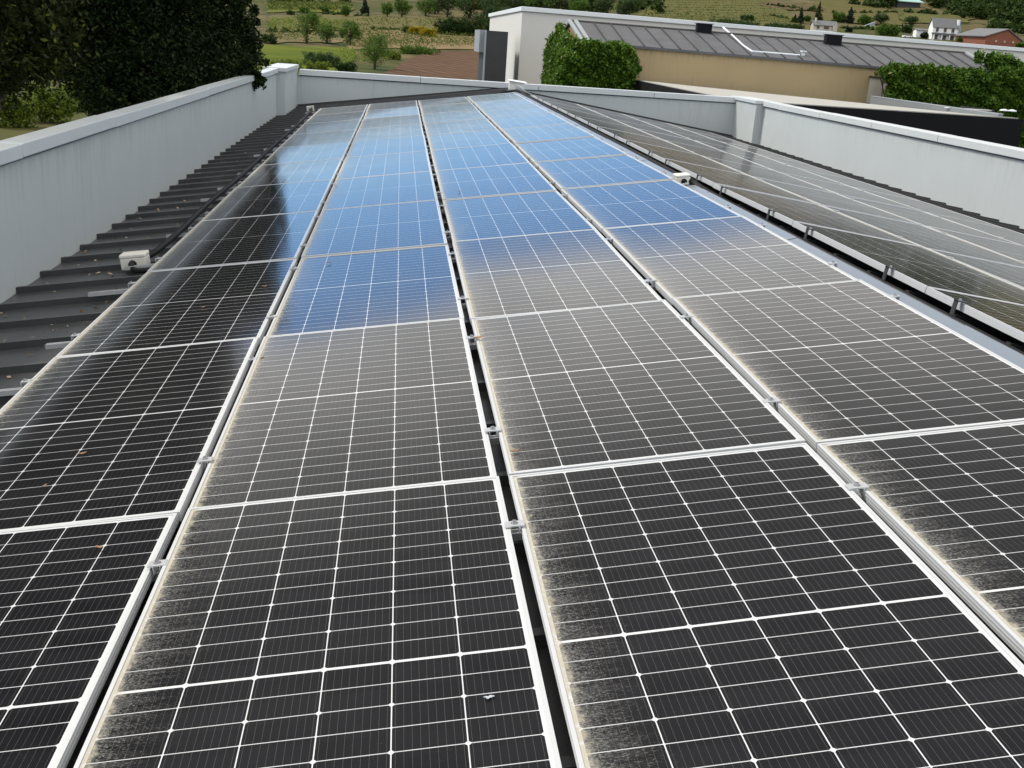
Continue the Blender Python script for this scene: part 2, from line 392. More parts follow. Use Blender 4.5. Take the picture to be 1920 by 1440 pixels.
# ------------------------------------------------------------------ ground
def terrain_mesh():
    xs = np.concatenate([np.linspace(-900, -130, 24), np.linspace(-125, 520, 130), np.linspace(545, 1500, 40)])
    ys = np.concatenate([np.linspace(-400, 20, 10), np.linspace(30, 900, 218), np.linspace(915, 1990, 60)])
    X, Y = np.meshgrid(xs, ys); Z = terr(X, Y)
    v = np.stack([X, Y, Z], -1).reshape(-1, 3); nx = len(xs)
    f = [(j * nx + i, j * nx + i + 1, (j + 1) * nx + i + 1, (j + 1) * nx + i) for j in range(len(ys) - 1) for i in range(nx - 1)]
    me = bpy.data.meshes.new('ground'); me.from_pydata(v.tolist(), [], f); me.materials.append(M['ground'])
    me.polygons.foreach_set('use_smooth', [True] * len(f))
    tag(link('ground', me), 'green and brown valley floor rising into hillside', None, None, 'structure')
terrain_mesh()
def patch(name, quad, matl, lift, label, n=26):
    """field draped on the terrain; quad = photo corners (far left, far right, near right, near left)"""
    q = np.array(quad, float); n = 18; G = np.zeros((n + 1, n + 1, 2)); ph = quad[0][0]
    for j in range(n + 1):
        for i in range(n + 1):
            a, b = i / n, j / n
            p = (q[0] * (1 - a) + q[1] * a) * (1 - b) + (q[3] * (1 - a) + q[2] * a) * b
            ex = 1 if j in (0, n) else 0; ez = 1 if i in (0, n) else 0
            p = p + np.array([ez * 5 * math.sin(b * 9 + ph), ex * (1.0 * math.sin(7 * a + ph) + .6 * math.sin(17 * a))])
            G[j, i] = ground(*p)[:2]
    k = 6; N = n * k; t_ = np.linspace(0, n, N + 1); i0 = np.minimum(t_.astype(int), n - 1); fr_ = t_ - i0
    H = G[i0] * (1 - fr_)[:, None, None] + G[i0 + 1] * fr_[:, None, None]
    H = H[:, i0] * (1 - fr_)[None, :, None] + H[:, i0 + 1] * fr_[None, :, None]
    Z = terr(H[..., 0], H[..., 1]) + lift * .55 + .05 + .0009 * np.maximum(0, H[..., 1] - 300)
    V = np.concatenate([H, Z[..., None]], -1).reshape(-1, 3); n = N
    f = [(j * (n + 1) + i, j * (n + 1) + i + 1, (j + 1) * (n + 1) + i + 1, (j + 1) * (n + 1) + i) for j in range(n) for i in range(n)]
    me = bpy.data.meshes.new(name); me.from_pydata(V.tolist(), [], f); me.materials.append(matl)
    me.polygons.foreach_set('use_smooth', [True] * len(f))
    return tag(link(name, me), label, None, None, 'structure')
F = field_material
patch('meadow', [(470, 84), (668, 92), (640, 150), (470, 150)], F('meadow grass', (0.054, 0.0756, 0.00864), (0.0864, 0.1044, 0.01296), .06), .20, 'bright green meadow behind the back parapet')
patch('ploughed_field', [(800, 98), (960, 96), (960, 170), (690, 152)], F('ploughed earth', (.072, .046, .029), (.110, .070, .045), .12, (1, 4, 1), (.35, 2.6, (0.0612, 0.0324, 0.01872))), .22, 'brown ploughed field left of the dark cladding')
patch('vineyard_soil', [(650, 58), (960, 58), (960, 93), (655, 93)], F('pale vineyard soil', (0.18, 0.126, 0.072), (0.1368, 0.108, 0.054), .15), .24, 'pale vineyard soil behind the ploughed field')
patch('terrace_field', [(505, 30), (880, 30), (880, 56), (505, 60)], F('dry grass terrace', (0.108, 0.09, 0.0396), (0.0756, 0.0756, 0.0252), .05, (1, 2.5, 1)), .26, 'dry grass terrace in mid distance')
patch('vine_slope', [(505, 6), (660, 8), (660, 24), (505, 24)], F('yellow green slope', (0.1008, 0.108, 0.0216), (0.072, 0.0828, 0.018), .08), .28, 'yellow green vine slope at upper left')
patch('stony_bank', [(505, 60), (640, 62), (648, 80), (505, 82)], F('stony bank', (0.144, 0.108, 0.0612), (0.0792, 0.0792, 0.0252), .2), .25, 'stony strip beyond the meadow')
patch('hill_vineyard', [(1205, -2), (1440, -2), (1525, 62), (1195, 50)], F('hill vineyard rows', (0.108, 0.09, 0.036), (0.0864, 0.0792, 0.0324), .06, (1, 1, 1), (1.25, 9.0, (0.036, 0.054, 0.01008))), .3, 'hill vineyard with green rows above white building')
patch('earth_bank', [(1425, 4), (1545, 16), (1545, 24), (1425, 14)], F('earth bank', (0.0864, 0.0612, 0.036), (0.072, 0.0612, 0.0288), .12), .5, 'brown earth bank on the hill')
patch('hill_field', [(1530, 2), (1650, 2), (1700, 50), (1535, 40)], F('hill field', (0.09, 0.0756, 0.0324), (0.0684, 0.0684, 0.0216), .07), .34, 'brown green hill field above the small house')
patch('upper_field', [(1690, 24), (1830, 34), (1810, 44), (1690, 44)], F('upper field', (0.09, 0.0828, 0.0324), (0.0612, 0.0684, 0.0216), .1), .36, 'pale field above the white house')

# ------------------------------------------------------------------ the building we stand on
bld = empty('roofed_building', (4.6, 10, -6))
tag(bld, 'building with dark seamed metal roof carrying the solar panels, ringed by pale parapets', 'building')
bld.location = (0, 0, 0)
YB = 26.3; XL = -0.98; XR = 10.45; Y0 = -7.0
ROOFN = -.12
def roof_part(fr, e0, e1, e2, e3):
    m = MB(); prof = []; v = -6.9
    k0 = 6.05 - 24 * .535
    seams = [k0 + .535 * i for i in range(80) if Y0 + .1 < k0 + .535 * i < YB - .05]
    pts = [(Y0, 0)]
    for s in seams: pts += [(s - .019, 0), (s - .0185, .042), (s + .0185, .042), (s + .019, 0)]
    pts.append((YB, 0))
    vs_ = []
    for (vv, h) in pts: vs_ += [fr(e0, vv, ROOFN + h), fr(e1, vv, ROOFN + h)]
    fs = [(2 * i, 2 * i + 1, 2 * i + 3, 2 * i + 2) for i in range(len(pts) - 1)]
    m.add(vs_, fs)
    for k in range(1, len(pts) - 1, 4):                               # rib ends
        m.add([fr(ee, pts[q][0], ROOFN + pts[q][1]) for ee in (e0, e1) for q in range(k, k + 4)], [(0, 1, 2, 3), (4, 7, 6, 5)])
    m.add([fr(e2, Y0, ROOFN - .001), fr(e3, Y0, ROOFN - .001), fr(e3, YB, ROOFN - .001), fr(e2, YB, ROOFN - .001)], [(0, 1, 2, 3)])
    o = m.build('roof_slope', M['roof'], bld, fix=False)
    return o
r1 = roof_part(L, -1.25, 4.31, 4.31, 4.60)
r2 = roof_part(lambda s, v, n: R(s, v, n), .27, 6.35, .02, .27)
for r in (r1, r2):       # normals up
    if r.data.polygons[0].normal.z < 0: r.data.flip_normals()
# ridge cap: lapped folded lengths
m = MB(); y = -6.0; i = 0
while y < YB - .4:
    y1 = min(y + 2.36, YB - .3); h = .004 * (i % 2); a = 0.0
    A = [(L(4.398, yy, -.110 + h), L(4.402, yy, -.098 + h), L(4.52, yy, -.080 + h), L(4.553, yy, -.106 + h)) for yy in (y, y1 + .04)]
    m.add(list(A[0]) + list(A[1]), [(0, 1, 5, 4), (1, 2, 6, 5), (2, 3, 7, 6)]); y = y1; i += 1
ro = m.build('ridge_cap', M['ridge'], bld, fix=False)
ro.modifiers.new('solid', 'SOLIDIFY').thickness = .0015
# parapets (wall > coping lengths, pilaster)
def parapet(xa, xb, ya, yb, z, lip=.10):
    m = MB(); m.box(xa, xb, ya, yb, -7, z - lip); return m.build('parapet', M['wall'], bld)
def copings(par, along, a0, a1, c0, c1, z, step, lip=.10, start=0.0):
    p = a0
    first = True
    while p < a1 - .01:
        q = min(p + (start if first and start else step), a1); first = False
        m = MB(); g = .007; dz = random.uniform(-.005, .005)
        if along == 'y': m.box(c0 + random.uniform(-.002, .002), c1 + random.uniform(-.002, .002), p + g, q - g, z - lip + dz, z + dz)
        else: m.box(p + g, q - g, c0 + random.uniform(-.002, .002), c1, z - lip + dz, z + dz)
        bevel(m.build('coping', M['coping'], par), .006, 2); p = q
ZL, ZB, ZR = .785, .685, .70
pl_ = parapet(XL - .12, XL, Y0, 23.40, ZL)
copings(pl_, 'y', Y0, 23.38, XL - .145, XL + .045, ZL, 2.6, start=.8)
m = MB(); m.box(XL - .25, XL + .19, 23.40, YB + .2, -7, ZL - .07); pi_ = m.build('pilaster', M['wall'], pl_)
m = MB(); m.box(XL - .29, XL + .225, 23.37, YB - .02, ZL - .068, ZL + .015); bevel(m.build('coping', M['coping'], pl_), .006)
pb_ = parapet(XL + .19, XR + .0, YB, YB + .24, ZB, .135)
copings(pb_, 'x', XL + .23, XR - .08, YB - .05, YB + .29, ZB, 2.98, .135)
pr_ = parapet(XR + .10, XR + .34, Y0, 24.60, ZR, .115)
copings(pr_, 'y', Y0, 24.58, XR + .05, XR + .38, ZR, 2.6, .115, start=1.9)
m = MB(); m.box(XR - .10, XR + .36, 24.60, YB + .27, -7, ZR - .07); m.build('pilaster', M['wall'], pr_)
m = MB(); m.box(XR - .14, XR + .40, 24.57, YB + .31, ZR - .068, ZR + .012); bevel(m.build('coping', M['coping'], pr_), .006)
for par, b, z, lp_ in ((pl_, (XL + .001, XL + .012, Y0, 23.37), ZL, .10), (pb_, (XL + .24, XR - .1, YB - .012, YB - .001), ZB, .135), (pr_, (XR + .088, XR + .099, Y0, 24.56), ZR, .115)):
    m = MB(); m.box(*b, z - lp_ - .022, z - lp_ - .001); m.build('drip_strip', M['roof'], par)
# flashing at the foot of the back wall
m = MB()
for fr, a, b in ((L, -.79, 4.5), (R, .12, 6.1)):
    m.add([fr(a, YB - .34, ROOFN + .03), fr(b, YB - .34, ROOFN + .03), fr(b, YB - .012, ROOFN + .075), fr(a, YB - .012, ROOFN + .075)], [(0, 1, 2, 3)])
fl = m.build('wall_flashing', M['black'], bld, fix=False); fl.modifiers.new('solid', 'SOLIDIFY').thickness = .004

# ------------------------------------------------------------------ solar panels
PW, PL_, PT = 1.048, 2.100, 2.11
def panel_meshes(h=.035):
    lip = .011
    m = MB()
    o = [(0, 0), (PW, 0), (PW, PL_), (0, PL_)]; i_ = [(lip, lip), (PW - lip, lip), (PW - lip, PL_ - lip), (lip, PL_ - lip)]
    f_ = [(.03, .03), (PW - .03, .03), (PW - .03, PL_ - .03), (.03, PL_ - .03)]
    vs_ = [(x, y, 0) for x, y in o] + [(x, y, 0) for x, y in i_] + [(x, y, -.0022) for x, y in i_] + [(x, y, -h) for x, y in o] + [(x, y, -h) for x, y in f_]
    # side groove
    fs = []
    for k in range(4):
        n = (k + 1) % 4
        fs += [(k, n, 4 + n, 4 + k), (4 + k, 4 + n, 8 + n, 8 + k), (12 + k, 12 + n, n, k), (16 + k, 16 + n, 12 + n, 12 + k)]
    m.add(vs_, fs)
    for (x0, x1, y0, y1) in ((-.0012, 0.0, .0, PL_), (PW, PW + .0012, 0, PL_)):    # raised ribs along the long sides
        m.box(x0, x1, y0, y1, -.014, -.010); m.box(x0, x1, y0, y1, -.026, -.022)
    fm = m.mesh('panel_frame', M['frame'])
    g = MB(); e = .0105
    g.add([(e, e, -.0022), (PW - e, e, -.0022), (PW - e, PL_ - e, -.0022), (e, PL_ - e, -.0022),
           (e, e, -.008), (PW - e, e, -.008), (PW - e, PL_ - e, -.008), (e, PL_ - e, -.008)], [(0, 1, 2, 3), (7, 6, 5, 4)])
    return fm, g.mesh('panel_glass', M['panel'], fix=False), g.mesh('panel_glass', M['panel_dusty'], fix=False)
FM, GM, GMR = panel_meshes()
FMR = panel_meshes(.039)[0]
UL = [0.0, 1.080, 2.166, 3.257]                       # left edges of the four columns on the left slope
US = [.25, 1.325, 2.40, 3.475]                          # upper edges of the four columns on the right slope
def put_panel(mtx, label, group, glass=None):
    o = empty('solar_panel'); o.matrix_world = mtx
    tag(o, label, 'solar panel', group)
    link('frame', FMR if glass else FM, o); link('glass', glass or GM, o)
    return o
BIAS = {(0, 1): .3, (1, 1): .35, (1, 2): -.25, (2, 2): .45, (2, 3): -.3, (3, 2): .45, (3, 3): -.4, (1, 5): .3, (2, 7): -.3}   # frames that sit a little proud
for c in range(4):
    for r in range(11):
        tilt = Matrix.Rotation(math.radians(random.gauss(0, .16) + BIAS.get((c, r), 0)), 4, 'X') @ Matrix.Rotation(math.radians(random.gauss(0, .2)), 4, 'Y')
        mt = ML @ Matrix.Translation((UL[c] + random.uniform(-.004, .004), r * PT + .006 + random.uniform(-.003, .003), random.uniform(-.002, .002)))
        mt = mt @ Matrix.Translation((PW / 2, PL_ / 2, 0)) @ tilt @ Matrix.Translation((-PW / 2, -PL_ / 2, 0))
        put_panel(mt, 'left slope solar panel in %s column from left parapet, %s row from back parapet' % (ORD[c + 1], ORD[11 - r]), 'solar panels on the left roof slope')
for c in range(4):
    for r in range(1, 11):
        tilt = Matrix.Rotation(math.radians(random.gauss(0, .14)), 4, 'X') @ Matrix.Rotation(math.radians(random.gauss(0, .10)), 4, 'Y')
        mt = MR @ Matrix.Translation((US[c] + PW, (r + 1) * PT - .008, 0)) @ Matrix.Rotation(math.pi, 4, 'Z')
        mt = mt @ Matrix.Translation((PW / 2, PL_ / 2, 0)) @ tilt @ Matrix.Translation((-PW / 2, -PL_ / 2, 0))
        put_panel(mt, 'right slope solar panel in %s column from the ridge, %s row from back parapet' % (ORD[c + 1], ORD[11 - r]), 'solar panels on the right roof slope', GMR)

# clamps: mid clamps bridge two columns, end clamps hold an outer edge
def bolt_mesh():
    m = MB(); k = 6
    for (r, z0, z1) in ((.011, .0, .002), (.0075, .002, .010)):
        kk = 12 if z0 == 0 else 6
        ring = [(r * math.cos(2 * math.pi * j / kk), r * math.sin(2 * math.pi * j / kk)) for j in range(kk)]
        m.hexa([(x, y, z0) for x, y in ring], [(x, y, z1) for x, y in ring])
    return m.mesh('clamp_bolt', M['bolt'])
BM_ = bolt_mesh()
def clamp_mesh(gap):
    m = MB(); w = gap / 2 + .011
    m.box(-w, w, -.018, .018, .002, .0065)
    m.box(-gap / 2 + .004, -gap / 2 + .007, -.020, .020, -.024, .002); m.box(gap / 2 - .007, gap / 2 - .004, -.020, .020, -.024, .002)
    return m.mesh('mid_clamp', M['alu'])
def endclamp_mesh():
    m = MB()
    m.box(-.034, .010, -.020, .020, .002, .006); m.box(-.0345, -.030, -.020, .020, -.040, .0019)
    return m.mesh('end_clamp', M['alu'])
ECM = endclamp_mesh()
VC = sorted([2.11 * k + d for k in range(0, 12) for d in (-.39, .43) if 0.2 < 2.11 * k + d < 23.1])
def put_clamp(me, mtx, bo, label, group, mats=None):
    o = empty('panel_clamp'); o.matrix_world = mtx; tag(o, label, 'clamp', group)
    link('bracket', me, o)
    b = link('bolt', BM_, o); b.location = bo
    return o
PAIR = ['first and second', 'second and third', 'third and fourth']
for gi in range(3):
    a, b = UL[gi] + PW, UL[gi + 1]; me = clamp_mesh(b - a)
    for k, v in enumerate(VC):
        put_clamp(me, ML @ Matrix.Translation(((a + b) / 2, v, .001)), (0, 0, .0065),
                  'clamp between the %s left slope columns, %s from back parapet' % (PAIR[gi], ORD[len(VC) - k]), 'mid clamps in the gaps of the left slope')
for k, v in enumerate(VC):
    put_clamp(ECM, ML @ Matrix.Translation((UL[0], v, .001)), (-.017, 0, .006),
              'end clamp on outer edge beside left parapet, %s from back parapet' % ORD[len(VC) - k], 'end clamps along the left array edge')
    put_clamp(ECM, ML @ Matrix.Translation((UL[3] + PW, v, .001)) @ Matrix.Rotation(math.pi, 4, 'Z'), (-.017, 0, .006),
              'end clamp on left slope edge beside ridge cap, %s from back parapet' % ORD[len(VC) - k], 'end clamps along the ridge cap')
# tall dark-faced end clamps along the upper edge of the right-hand panels
m = MB(); m.box(-.040, .012, -.020, .020, .002, .008); m.box(-.040, -.033, -.017, .017, -.080, .011); TCM = m.mesh('dark_end_clamp', M['slab'])
VCR = [v for v in VC if v > 2.3]
for k, v in enumerate(VCR):
    o = empty('panel_clamp'); o.matrix_world = MR @ Matrix.Translation((US[0], v, .001))
    tag(o, 'dark end clamp on upper right slope panels, %s from back parapet' % ORD[len(VCR) - k], 'clamp', 'dark end clamps on the right slope top edge')
    link('bracket', TCM, o); b = link('bolt', BM_, o); b.location = (-.016, 0, .008)
for gi in range(3):
    a, b = US[gi] + PW, US[gi + 1]; me = clamp_mesh(b - a)
    for k, v in enumerate(VCR):
        o = empty('panel_clamp'); o.matrix_world = MR @ Matrix.Translation(((a + b) / 2, v, .001))
        tag(o, 'clamp between the %s right slope columns, %s from back parapet' % (PAIR[gi], ORD[len(VCR) - k]), 'clamp', 'mid clamps in the gaps of the right slope')
        link('bracket', me, o)
# mounting rails under the left array: stubs stick out beside the parapet and at the ridge
def rail_mesh(u0, u1):
    m = MB()
    m.box(u0, u1, -.016, -.010, -.026, .0); m.box(u0, u1, .010, .016, -.026, .0); m.box(u0, u1, -.010, .010, -.026, -.014)
    return m.mesh('mounting_rail', M['alu'])
RMS = [rail_mesh(-.20 - .04 * k, 4.335 + .018 * (k % 2)) for k in range(4)]
for k, v in enumerate(VC):
    o = link('mounting_rail', RMS[(k * 7) % 4]); o.matrix_world = ML @ Matrix.Translation((0, v + .045, -.042))
    tag(o, 'aluminium rail under left slope panels with its stub showing, %s from back parapet' % ORD[len(VC) - k], 'rail', 'mounting rails under the left slope')

# ------------------------------------------------------------------ junction boxes and conduits
def jbox(name, fr, u, v, n, su, sv, sh, label, rot=0.0):
    o = empty(name); base = fr @ Matrix.Translation((u, v, n)) @ Matrix.Rotation(rot, 4, 'Z'); o.matrix_world = base
    tag(o, label, 'junction box')
    m = MB(); m.box(-su / 2, su / 2, -sv / 2, sv / 2, 0, sh * .74); bevel(m.build('body', M['box'], o), .006)
    m = MB(); m.box(-su / 2 - .003, su / 2 + .003, -sv / 2 - .003, sv / 2 + .003, sh * .75, sh); bevel(m.build('lid', M['box'], o), .008)
    m = MB(); m.tube([(0, -sv / 2 - .022, sh * .36), (0, -sv / 2 + .004, sh * .36)], .026, 12); m.build('cable_gland', M['black'], o)
    return o
jbox('junction_box', ML, -.24, 6.98, -.09, .19, .14, .115, 'pale junction box with bent black conduit, on dark roof beside first panel column')
jbox('junction_box', ML, 4.43, 8.62, -.082, .13, .15, .095, 'beige junction box sitting on the ridge cap')
jbox('junction_box', ML, -.28, 23.85, -.09, .16, .13, .12, 'small pale junction box at far end of long black conduit')
def conduit(name, pts, r, label, rib=True):
    P = [np.asarray(p, float) for p in pts]; Q = []
    for i in range(len(P) - 1):                                       # Catmull-Rom through the points
        p0, p1, p2, p3 = P[max(i - 1, 0)], P[i], P[i + 1], P[min(i + 2, len(P) - 1)]
        n = max(6, int(np.linalg.norm(p2 - p1) / .012)) if rib else 12
        for k in range(n):
            s = k / n; Q.append(.5 * ((2 * p1) + (p2 - p0) * s + (2 * p0 - 5 * p1 + 4 * p2 - p3) * s * s + (3 * p1 - p0 - 3 * p2 + p3) * s ** 3))
    Q.append(P[-1]); m = MB()
    m.tube(Q, [r * (1 + (.09 if rib and k % 2 else 0)) for k in range(len(Q))], 8)
    return tag(m.build(name, M['black'], None, True), label, 'conduit')
conduit('conduit', [L(-.17, 7.05, -.03), L(-.12, 7.3, -.015), L(-.115, 8.2, -.015), L(-.14, 9.8, -.015), L(-.12, 12, -.015), L(-.14, 15, -.015), L(-.13, 19, -.015), L(-.17, 22.5, -.015), L(-.25, 23.78, -.03)], .023, 'long black corrugated conduit along the left edge of the array')
conduit('conduit', [L(-.24, 6.895, -.035), L(-.24, 6.84, -.045), L(-.20, 6.78, -.072), L(-.12, 6.77, -.078), L(.02, 6.80, -.08)], .021, 'short bent black conduit from junction box to under the panels')
conduit('conduit', [L(4.50, 8.60, -.02), R(.06, 8.58, -.03), R(.15, 8.40, -.075), R(.19, 7.9, -.095), R(.20, 6.6, -.10), R(.20, 3.0, -.10)], .03, 'dark conduit dipping from ridge junction box under the right panels')
conduit('conduit', [R(.185, 8.9, -.095), R(.18, 10, -.075), R(.185, 13, -.075), R(.18, 17, -.07), R(.19, 21, -.07), R(.15, 24.5, -.06)], .03, 'dark conduit along the far half of the ridge')
conduit('conduit', [L(3.9, 24.3, -.085), L(4.2, 24.6, -.06), L(4.5, 24.5, -.04), R(.14, 24.2, -.03), R(.25, 23.9, -.06)], .028, 'black cable loop at the back parapet end of the ridge')
o = empty('cable_box'); o.location = R(.12, 25.3, -.03); tag(o, 'pale open cable box on the ridge against the back parapet', 'cable box')
m = MB(); m.box(-.16, .20, -.14, .12, 0, .19); bevel(m.build('body', M['box'], o), .008)
m = MB(); m.box(-.18, .26, -.20, .14, .195, .21, lambda x, y, z: (x, y, z + .06 * y - .09 * x)); bevel(m.build('lid', M['whitecap'], o), .004)
m = MB(); m.add([(-.02, -.15, .02), (.36, -.34, -.06), (.30, -.42, -.05), (-.02, -.24, .13)], [(0, 1, 2, 3)]); x_ = m.build('loose_flap', M['whitecap'], o, fix=False); x_.modifiers.new('solid', 'SOLIDIFY').thickness = .004

# ------------------------------------------------------------------ leaves and droppings on the roof
def leaf(x, y, s, label, rot, n=.004, matl='leaf', name='dry_leaf'):
    u, v = on_left(x, y, n)
    o = empty(name); o.matrix_world = ML @ Matrix.Translation((u, v, n)) @ Matrix.Rotation(rot, 4, 'Z')
    k = 7; top = []; vs_ = []; 
    for i in range(k + 1):
        t = i / k; w = s * .36 * math.sin(math.pi * min(1, t * .93 + .05)) ** .8; x0 = (t - .5) * 2 * s
        cz = s * .30 * (2 * t - 1) ** 2
        vs_ += [(x0, -w, cz + w * .45), (x0, 0, cz), (x0, w, cz + w * .6)]
    fs = []
    for i in range(k): fs += [(3 * i, 3 * i + 1, 3 * i + 4, 3 * i + 3), (3 * i + 1, 3 * i + 2, 3 * i + 5, 3 * i + 4)]
    m = MB(); m.add(vs_, fs); b = m.build('blade', M[matl], o, fix=False); b.modifiers.new('solid', 'SOLIDIFY').thickness = .0012
    m = MB(); m.tube([(-s, 0, s * .30), (-s * 1.35, s * .1, s * .42)], s * .035, 5); m.build('stalk', M[matl], o)
    tag(o, label, 'leaf', 'dry leaves lying on the panels')
leaf(187, 1027, .016, 'tan curled leaf on the near panel beside left gap', 2.6)
leaf(966, 846, .019, 'reddish brown leaf at dusty edge of third column panel', .4)
leaf(155, 851, .017, 'pale straw leaf on first column panel lower part', .3)
leaf(84, 911, .012, 'tiny pale leaf on first column panel near picture edge', 1.2)
leaf(897, 634, .026, 'long brown twig like leaf beside a second gap clamp', .1)
leaf(1328, 361, .016, 'dark speck of leaf on blue fourth column panel', .7)
leaf(862, 359, .022, 'dark leaf on blue third column panel far up', .9)
leaf(630, 348, .018, 'dark leaf near left edge of second column far up', .2)
leaf(617, 492, .020, 'brown leaf on second column panel beside its dusty edge', .5)
leaf(492, 671, .014, 'brown leaf on dusty band right of the first gap', .9)
leaf(497, 537, .014, 'pale leaf on dark reflection in first column', .3)
leaf(381, 576, .013, 'small pale leaf in the middle of first column', .2)
leaf(1617, 402, .014, 'dark leaf lying on the ridge cap', .8, -.05)
u, v = on_left(917, 1305, .003)
m = MB(); pts = [(.010 * (1 + .35 * math.sin(3 * a) + .25 * math.sin(7 * a + 1)) * math.cos(a), .007 * (1 + .4 * math.sin(2 * a + 1) + .25 * math.sin(6 * a)) * math.sin(a)) for a in np.linspace(0, 2 * math.pi, 26)[:-1]]
m.hexa([(x, y, 0) for x, y in pts], [(x * .8, y * .8, .0006) for x, y in pts])
o = m.build('bird_dropping', M['drop']); o.matrix_world = ML @ Matrix.Translation((u, v, .0005)); tag(o, 'pale blue grey bird dropping on nearest second column panel', 'bird dropping')
# litter of tiny leaves in the roof troughs beside the left parapet
n = 420; uu = RNG.uniform(-.95, -.02, n); vv = RNG.uniform(3.5, 24, n) ** 1.0; k0 = 6.05 - 24 * .535
ph = ((vv - k0) / .535) % 1; vv = vv + np.where(ph > .9, -.08, 0) + np.where(ph < .12, .08, 0)
P = np.array([L(a, b, ROOFN + .008) for a, b in zip(uu, vv)])
q = leafquads(P, .019, 2.0)
tag(quads('leaf_litter', q, leafmat('leaf litter', (.10, .05, .02), (.42, .34, .23), .8, .1)), 'scattered dry leaf litter on the dark roof', 'leaf litter', None, 'stuff')

# ------------------------------------------------------------------ white building far right
def frame2(o, d):
    d = np.asarray(d[:2], float); d /= np.linalg.norm(d); e = np.array([-d[1], d[0]])
    return lambda a, b, z: (o[0] + d[0] * a + e[0] * b, o[1] + d[1] * a + e[1] * b, z)
P0 = at_y(980, 12, 58); ZW = P0[2]; P1 = at_z(1990, 96, ZW); P2 = at_z(937, 22, ZW)
dvec = P1 - P0; LW = float(np.linalg.norm(dvec[:2])); fw = frame2(P0, dvec)
dl = P2[:2] - P0[:2]
white = tag(empty('white_building'), 'long white building with pale flat coping and dark cladding block at its left end', 'building')
base = -6.5
def fw_slab(m, z0, z1, grow=0.0):
    e = grow
    pts = [np.array(fw(-e, -e, 0))[:2], np.array(fw(LW, -e, 0))[:2], np.array(fw(LW, 22 + e, 0))[:2], np.array((P2[0] - e, P2[1] + 8 + e))]
    m.hexa([(p[0], p[1], z0) for p in pts], [(p[0], p[1], z1) for p in pts])
m = MB(); fw_slab(m, base, ZW - .24); m.build('wall', M['white'], white)
m = MB(); fw_slab(m, ZW - .235, ZW, .12); bevel(m.build('coping', M['whitecap'], white), .02)
# dark block and its grey projecting box on the left end
DY = 56.0
a = at_y(913, 57, DY); b = at_y(953, 59, DY); c = at_y(953, 230, DY)
m = MB(); m.box(a[0], b[0], DY, DY + 5, base, a[2]); m.build('cladding_block', M['slab'], white)
a2 = at_y(897, 56, DY + 2.2); zlow = at_y(897, 97, DY + 2.2)[2]
m = MB(); m.box(a2[0], a[0] - .004, DY + 1.0, DY + 5.0, zlow, a[2] + .02); m.build('grey_projection', M['greyclad'], white)
m = MB(); m.box(a[0] - .07, a[0] - .004, DY - .03, DY + .3, base, a[2] + .01); m.build('edge_trim', M['greyclad'], white)

# ------------------------------------------------------------------ ochre building with grey sheet roof
YE = 45.0; S_ = (YE + 1.22) / 46.2
E0 = at_y(1096, 83, YE); ZE = at_y(1190, 90, YE)[2]
E1 = at_y(1900, 140, YE + 1.2); ZE1 = at_y(1660, 129, YE + .9)[2]
run = 4.0; rid = at_y(1067, 37, YE + run) - np.array([0, 0, .15])
ridR = at_y(1812, 98, YE + run + 1.2) - np.array([0, 0, .15])
och = tag(empty('ochre_building'), 'low ochre building with grey sheet metal roof, between hedges in front of white building', 'building')
XA, XB = rid[0], ridR[0]                                        # roof runs along X with a small fall to the right
def lerp(a, b, t): return a + (b - a) * t
def eave(x): return np.array([x, lerp(YE, YE + 1.2, (x - XA) / (XB - XA)), lerp(ZE + .03, at_y(1868, 148, YE + 1.2)[2], (x - XA) / (XB - XA))])
def rdg(x): return np.array([x, lerp(YE + run, YE + run + 1.2, (x - XA) / (XB - XA)), lerp(rid[2], ridR[2], (x - XA) / (XB - XA))])
def back(x): e = eave(x); r = rdg(x); return np.array([x, 2 * r[1] - e[1], e[2]])
m = MB()
for x0, x1 in ((XA, XB),):
    up = np.array([0, 0, .10])
    m.hexa([eave(x0), eave(x1), rdg(x1), rdg(x0)], [eave(x0) + up, eave(x1) + up, rdg(x1) + up, rdg(x0) + up])
    m.hexa([rdg(x0), rdg(x1), back(x1), back(x0)], [rdg(x0) + up, rdg(x1) + up, back(x1) + up, back(x0) + up])
rf = m.build('roof', M['slate'], och)
m = MB(); nse = 24; up = np.array([0, 0, .101])
for i in range(nse + 1):
    x = lerp(XA + .35, XB - .3, i / nse)
    for w in (.030,):
        e, r = eave(x) + up, rdg(x) + up; hw = np.array([w, 0, 0]); h = np.array([0, 0, .05])
        m.hexa([e - hw, e + hw, r + hw, r - hw], [e - hw * .8 + h, e + hw * .8 + h, r + hw * .8 + h, r - hw * .8 + h])
m.build('seams', M['slateseam'], rf)
m = MB(); m.tube([rdg(XA) + up * 1.1, rdg(XB) + up * 1.1], .06, 8); m.build('ridge_roll', M['slateseam'], rf)
w = .09
for x in (XA + .01, XA + .30, XB - .02):
    m = MB(); e, r = eave(x) + up, rdg(x) + up; m.hexa([e - (w, 0, 0), e + (w, 0, 0), r + (w, 0, 0), r - (w, 0, 0)], [q + np.array([0, 0, .07]) for q in (e - (w, 0, 0), e + (w, 0, 0), r + (w, 0, 0), r - (w, 0, 0))])
    m.build('verge_trim', M['greyclad'], rf)
zb = .30
m = MB(); wl = [eave(XA + .1) + (0, .12, 0), eave(XB - .1) + (0, .12, 0), back(XB - .1) - (0, .12, 0), back(XA + .1) - (0, .12, 0)]
m.hexa([(p[0], p[1], zb - 6) for p in wl], [(p[0], p[1], p[2] - .002) for p in wl])
m.add([eave(XA + .1) + (0, .12, 0), back(XA + .1) - (0, .12, 0), rdg(XA + .1) - (0, 0, .03)], [(0, 1, 2)])
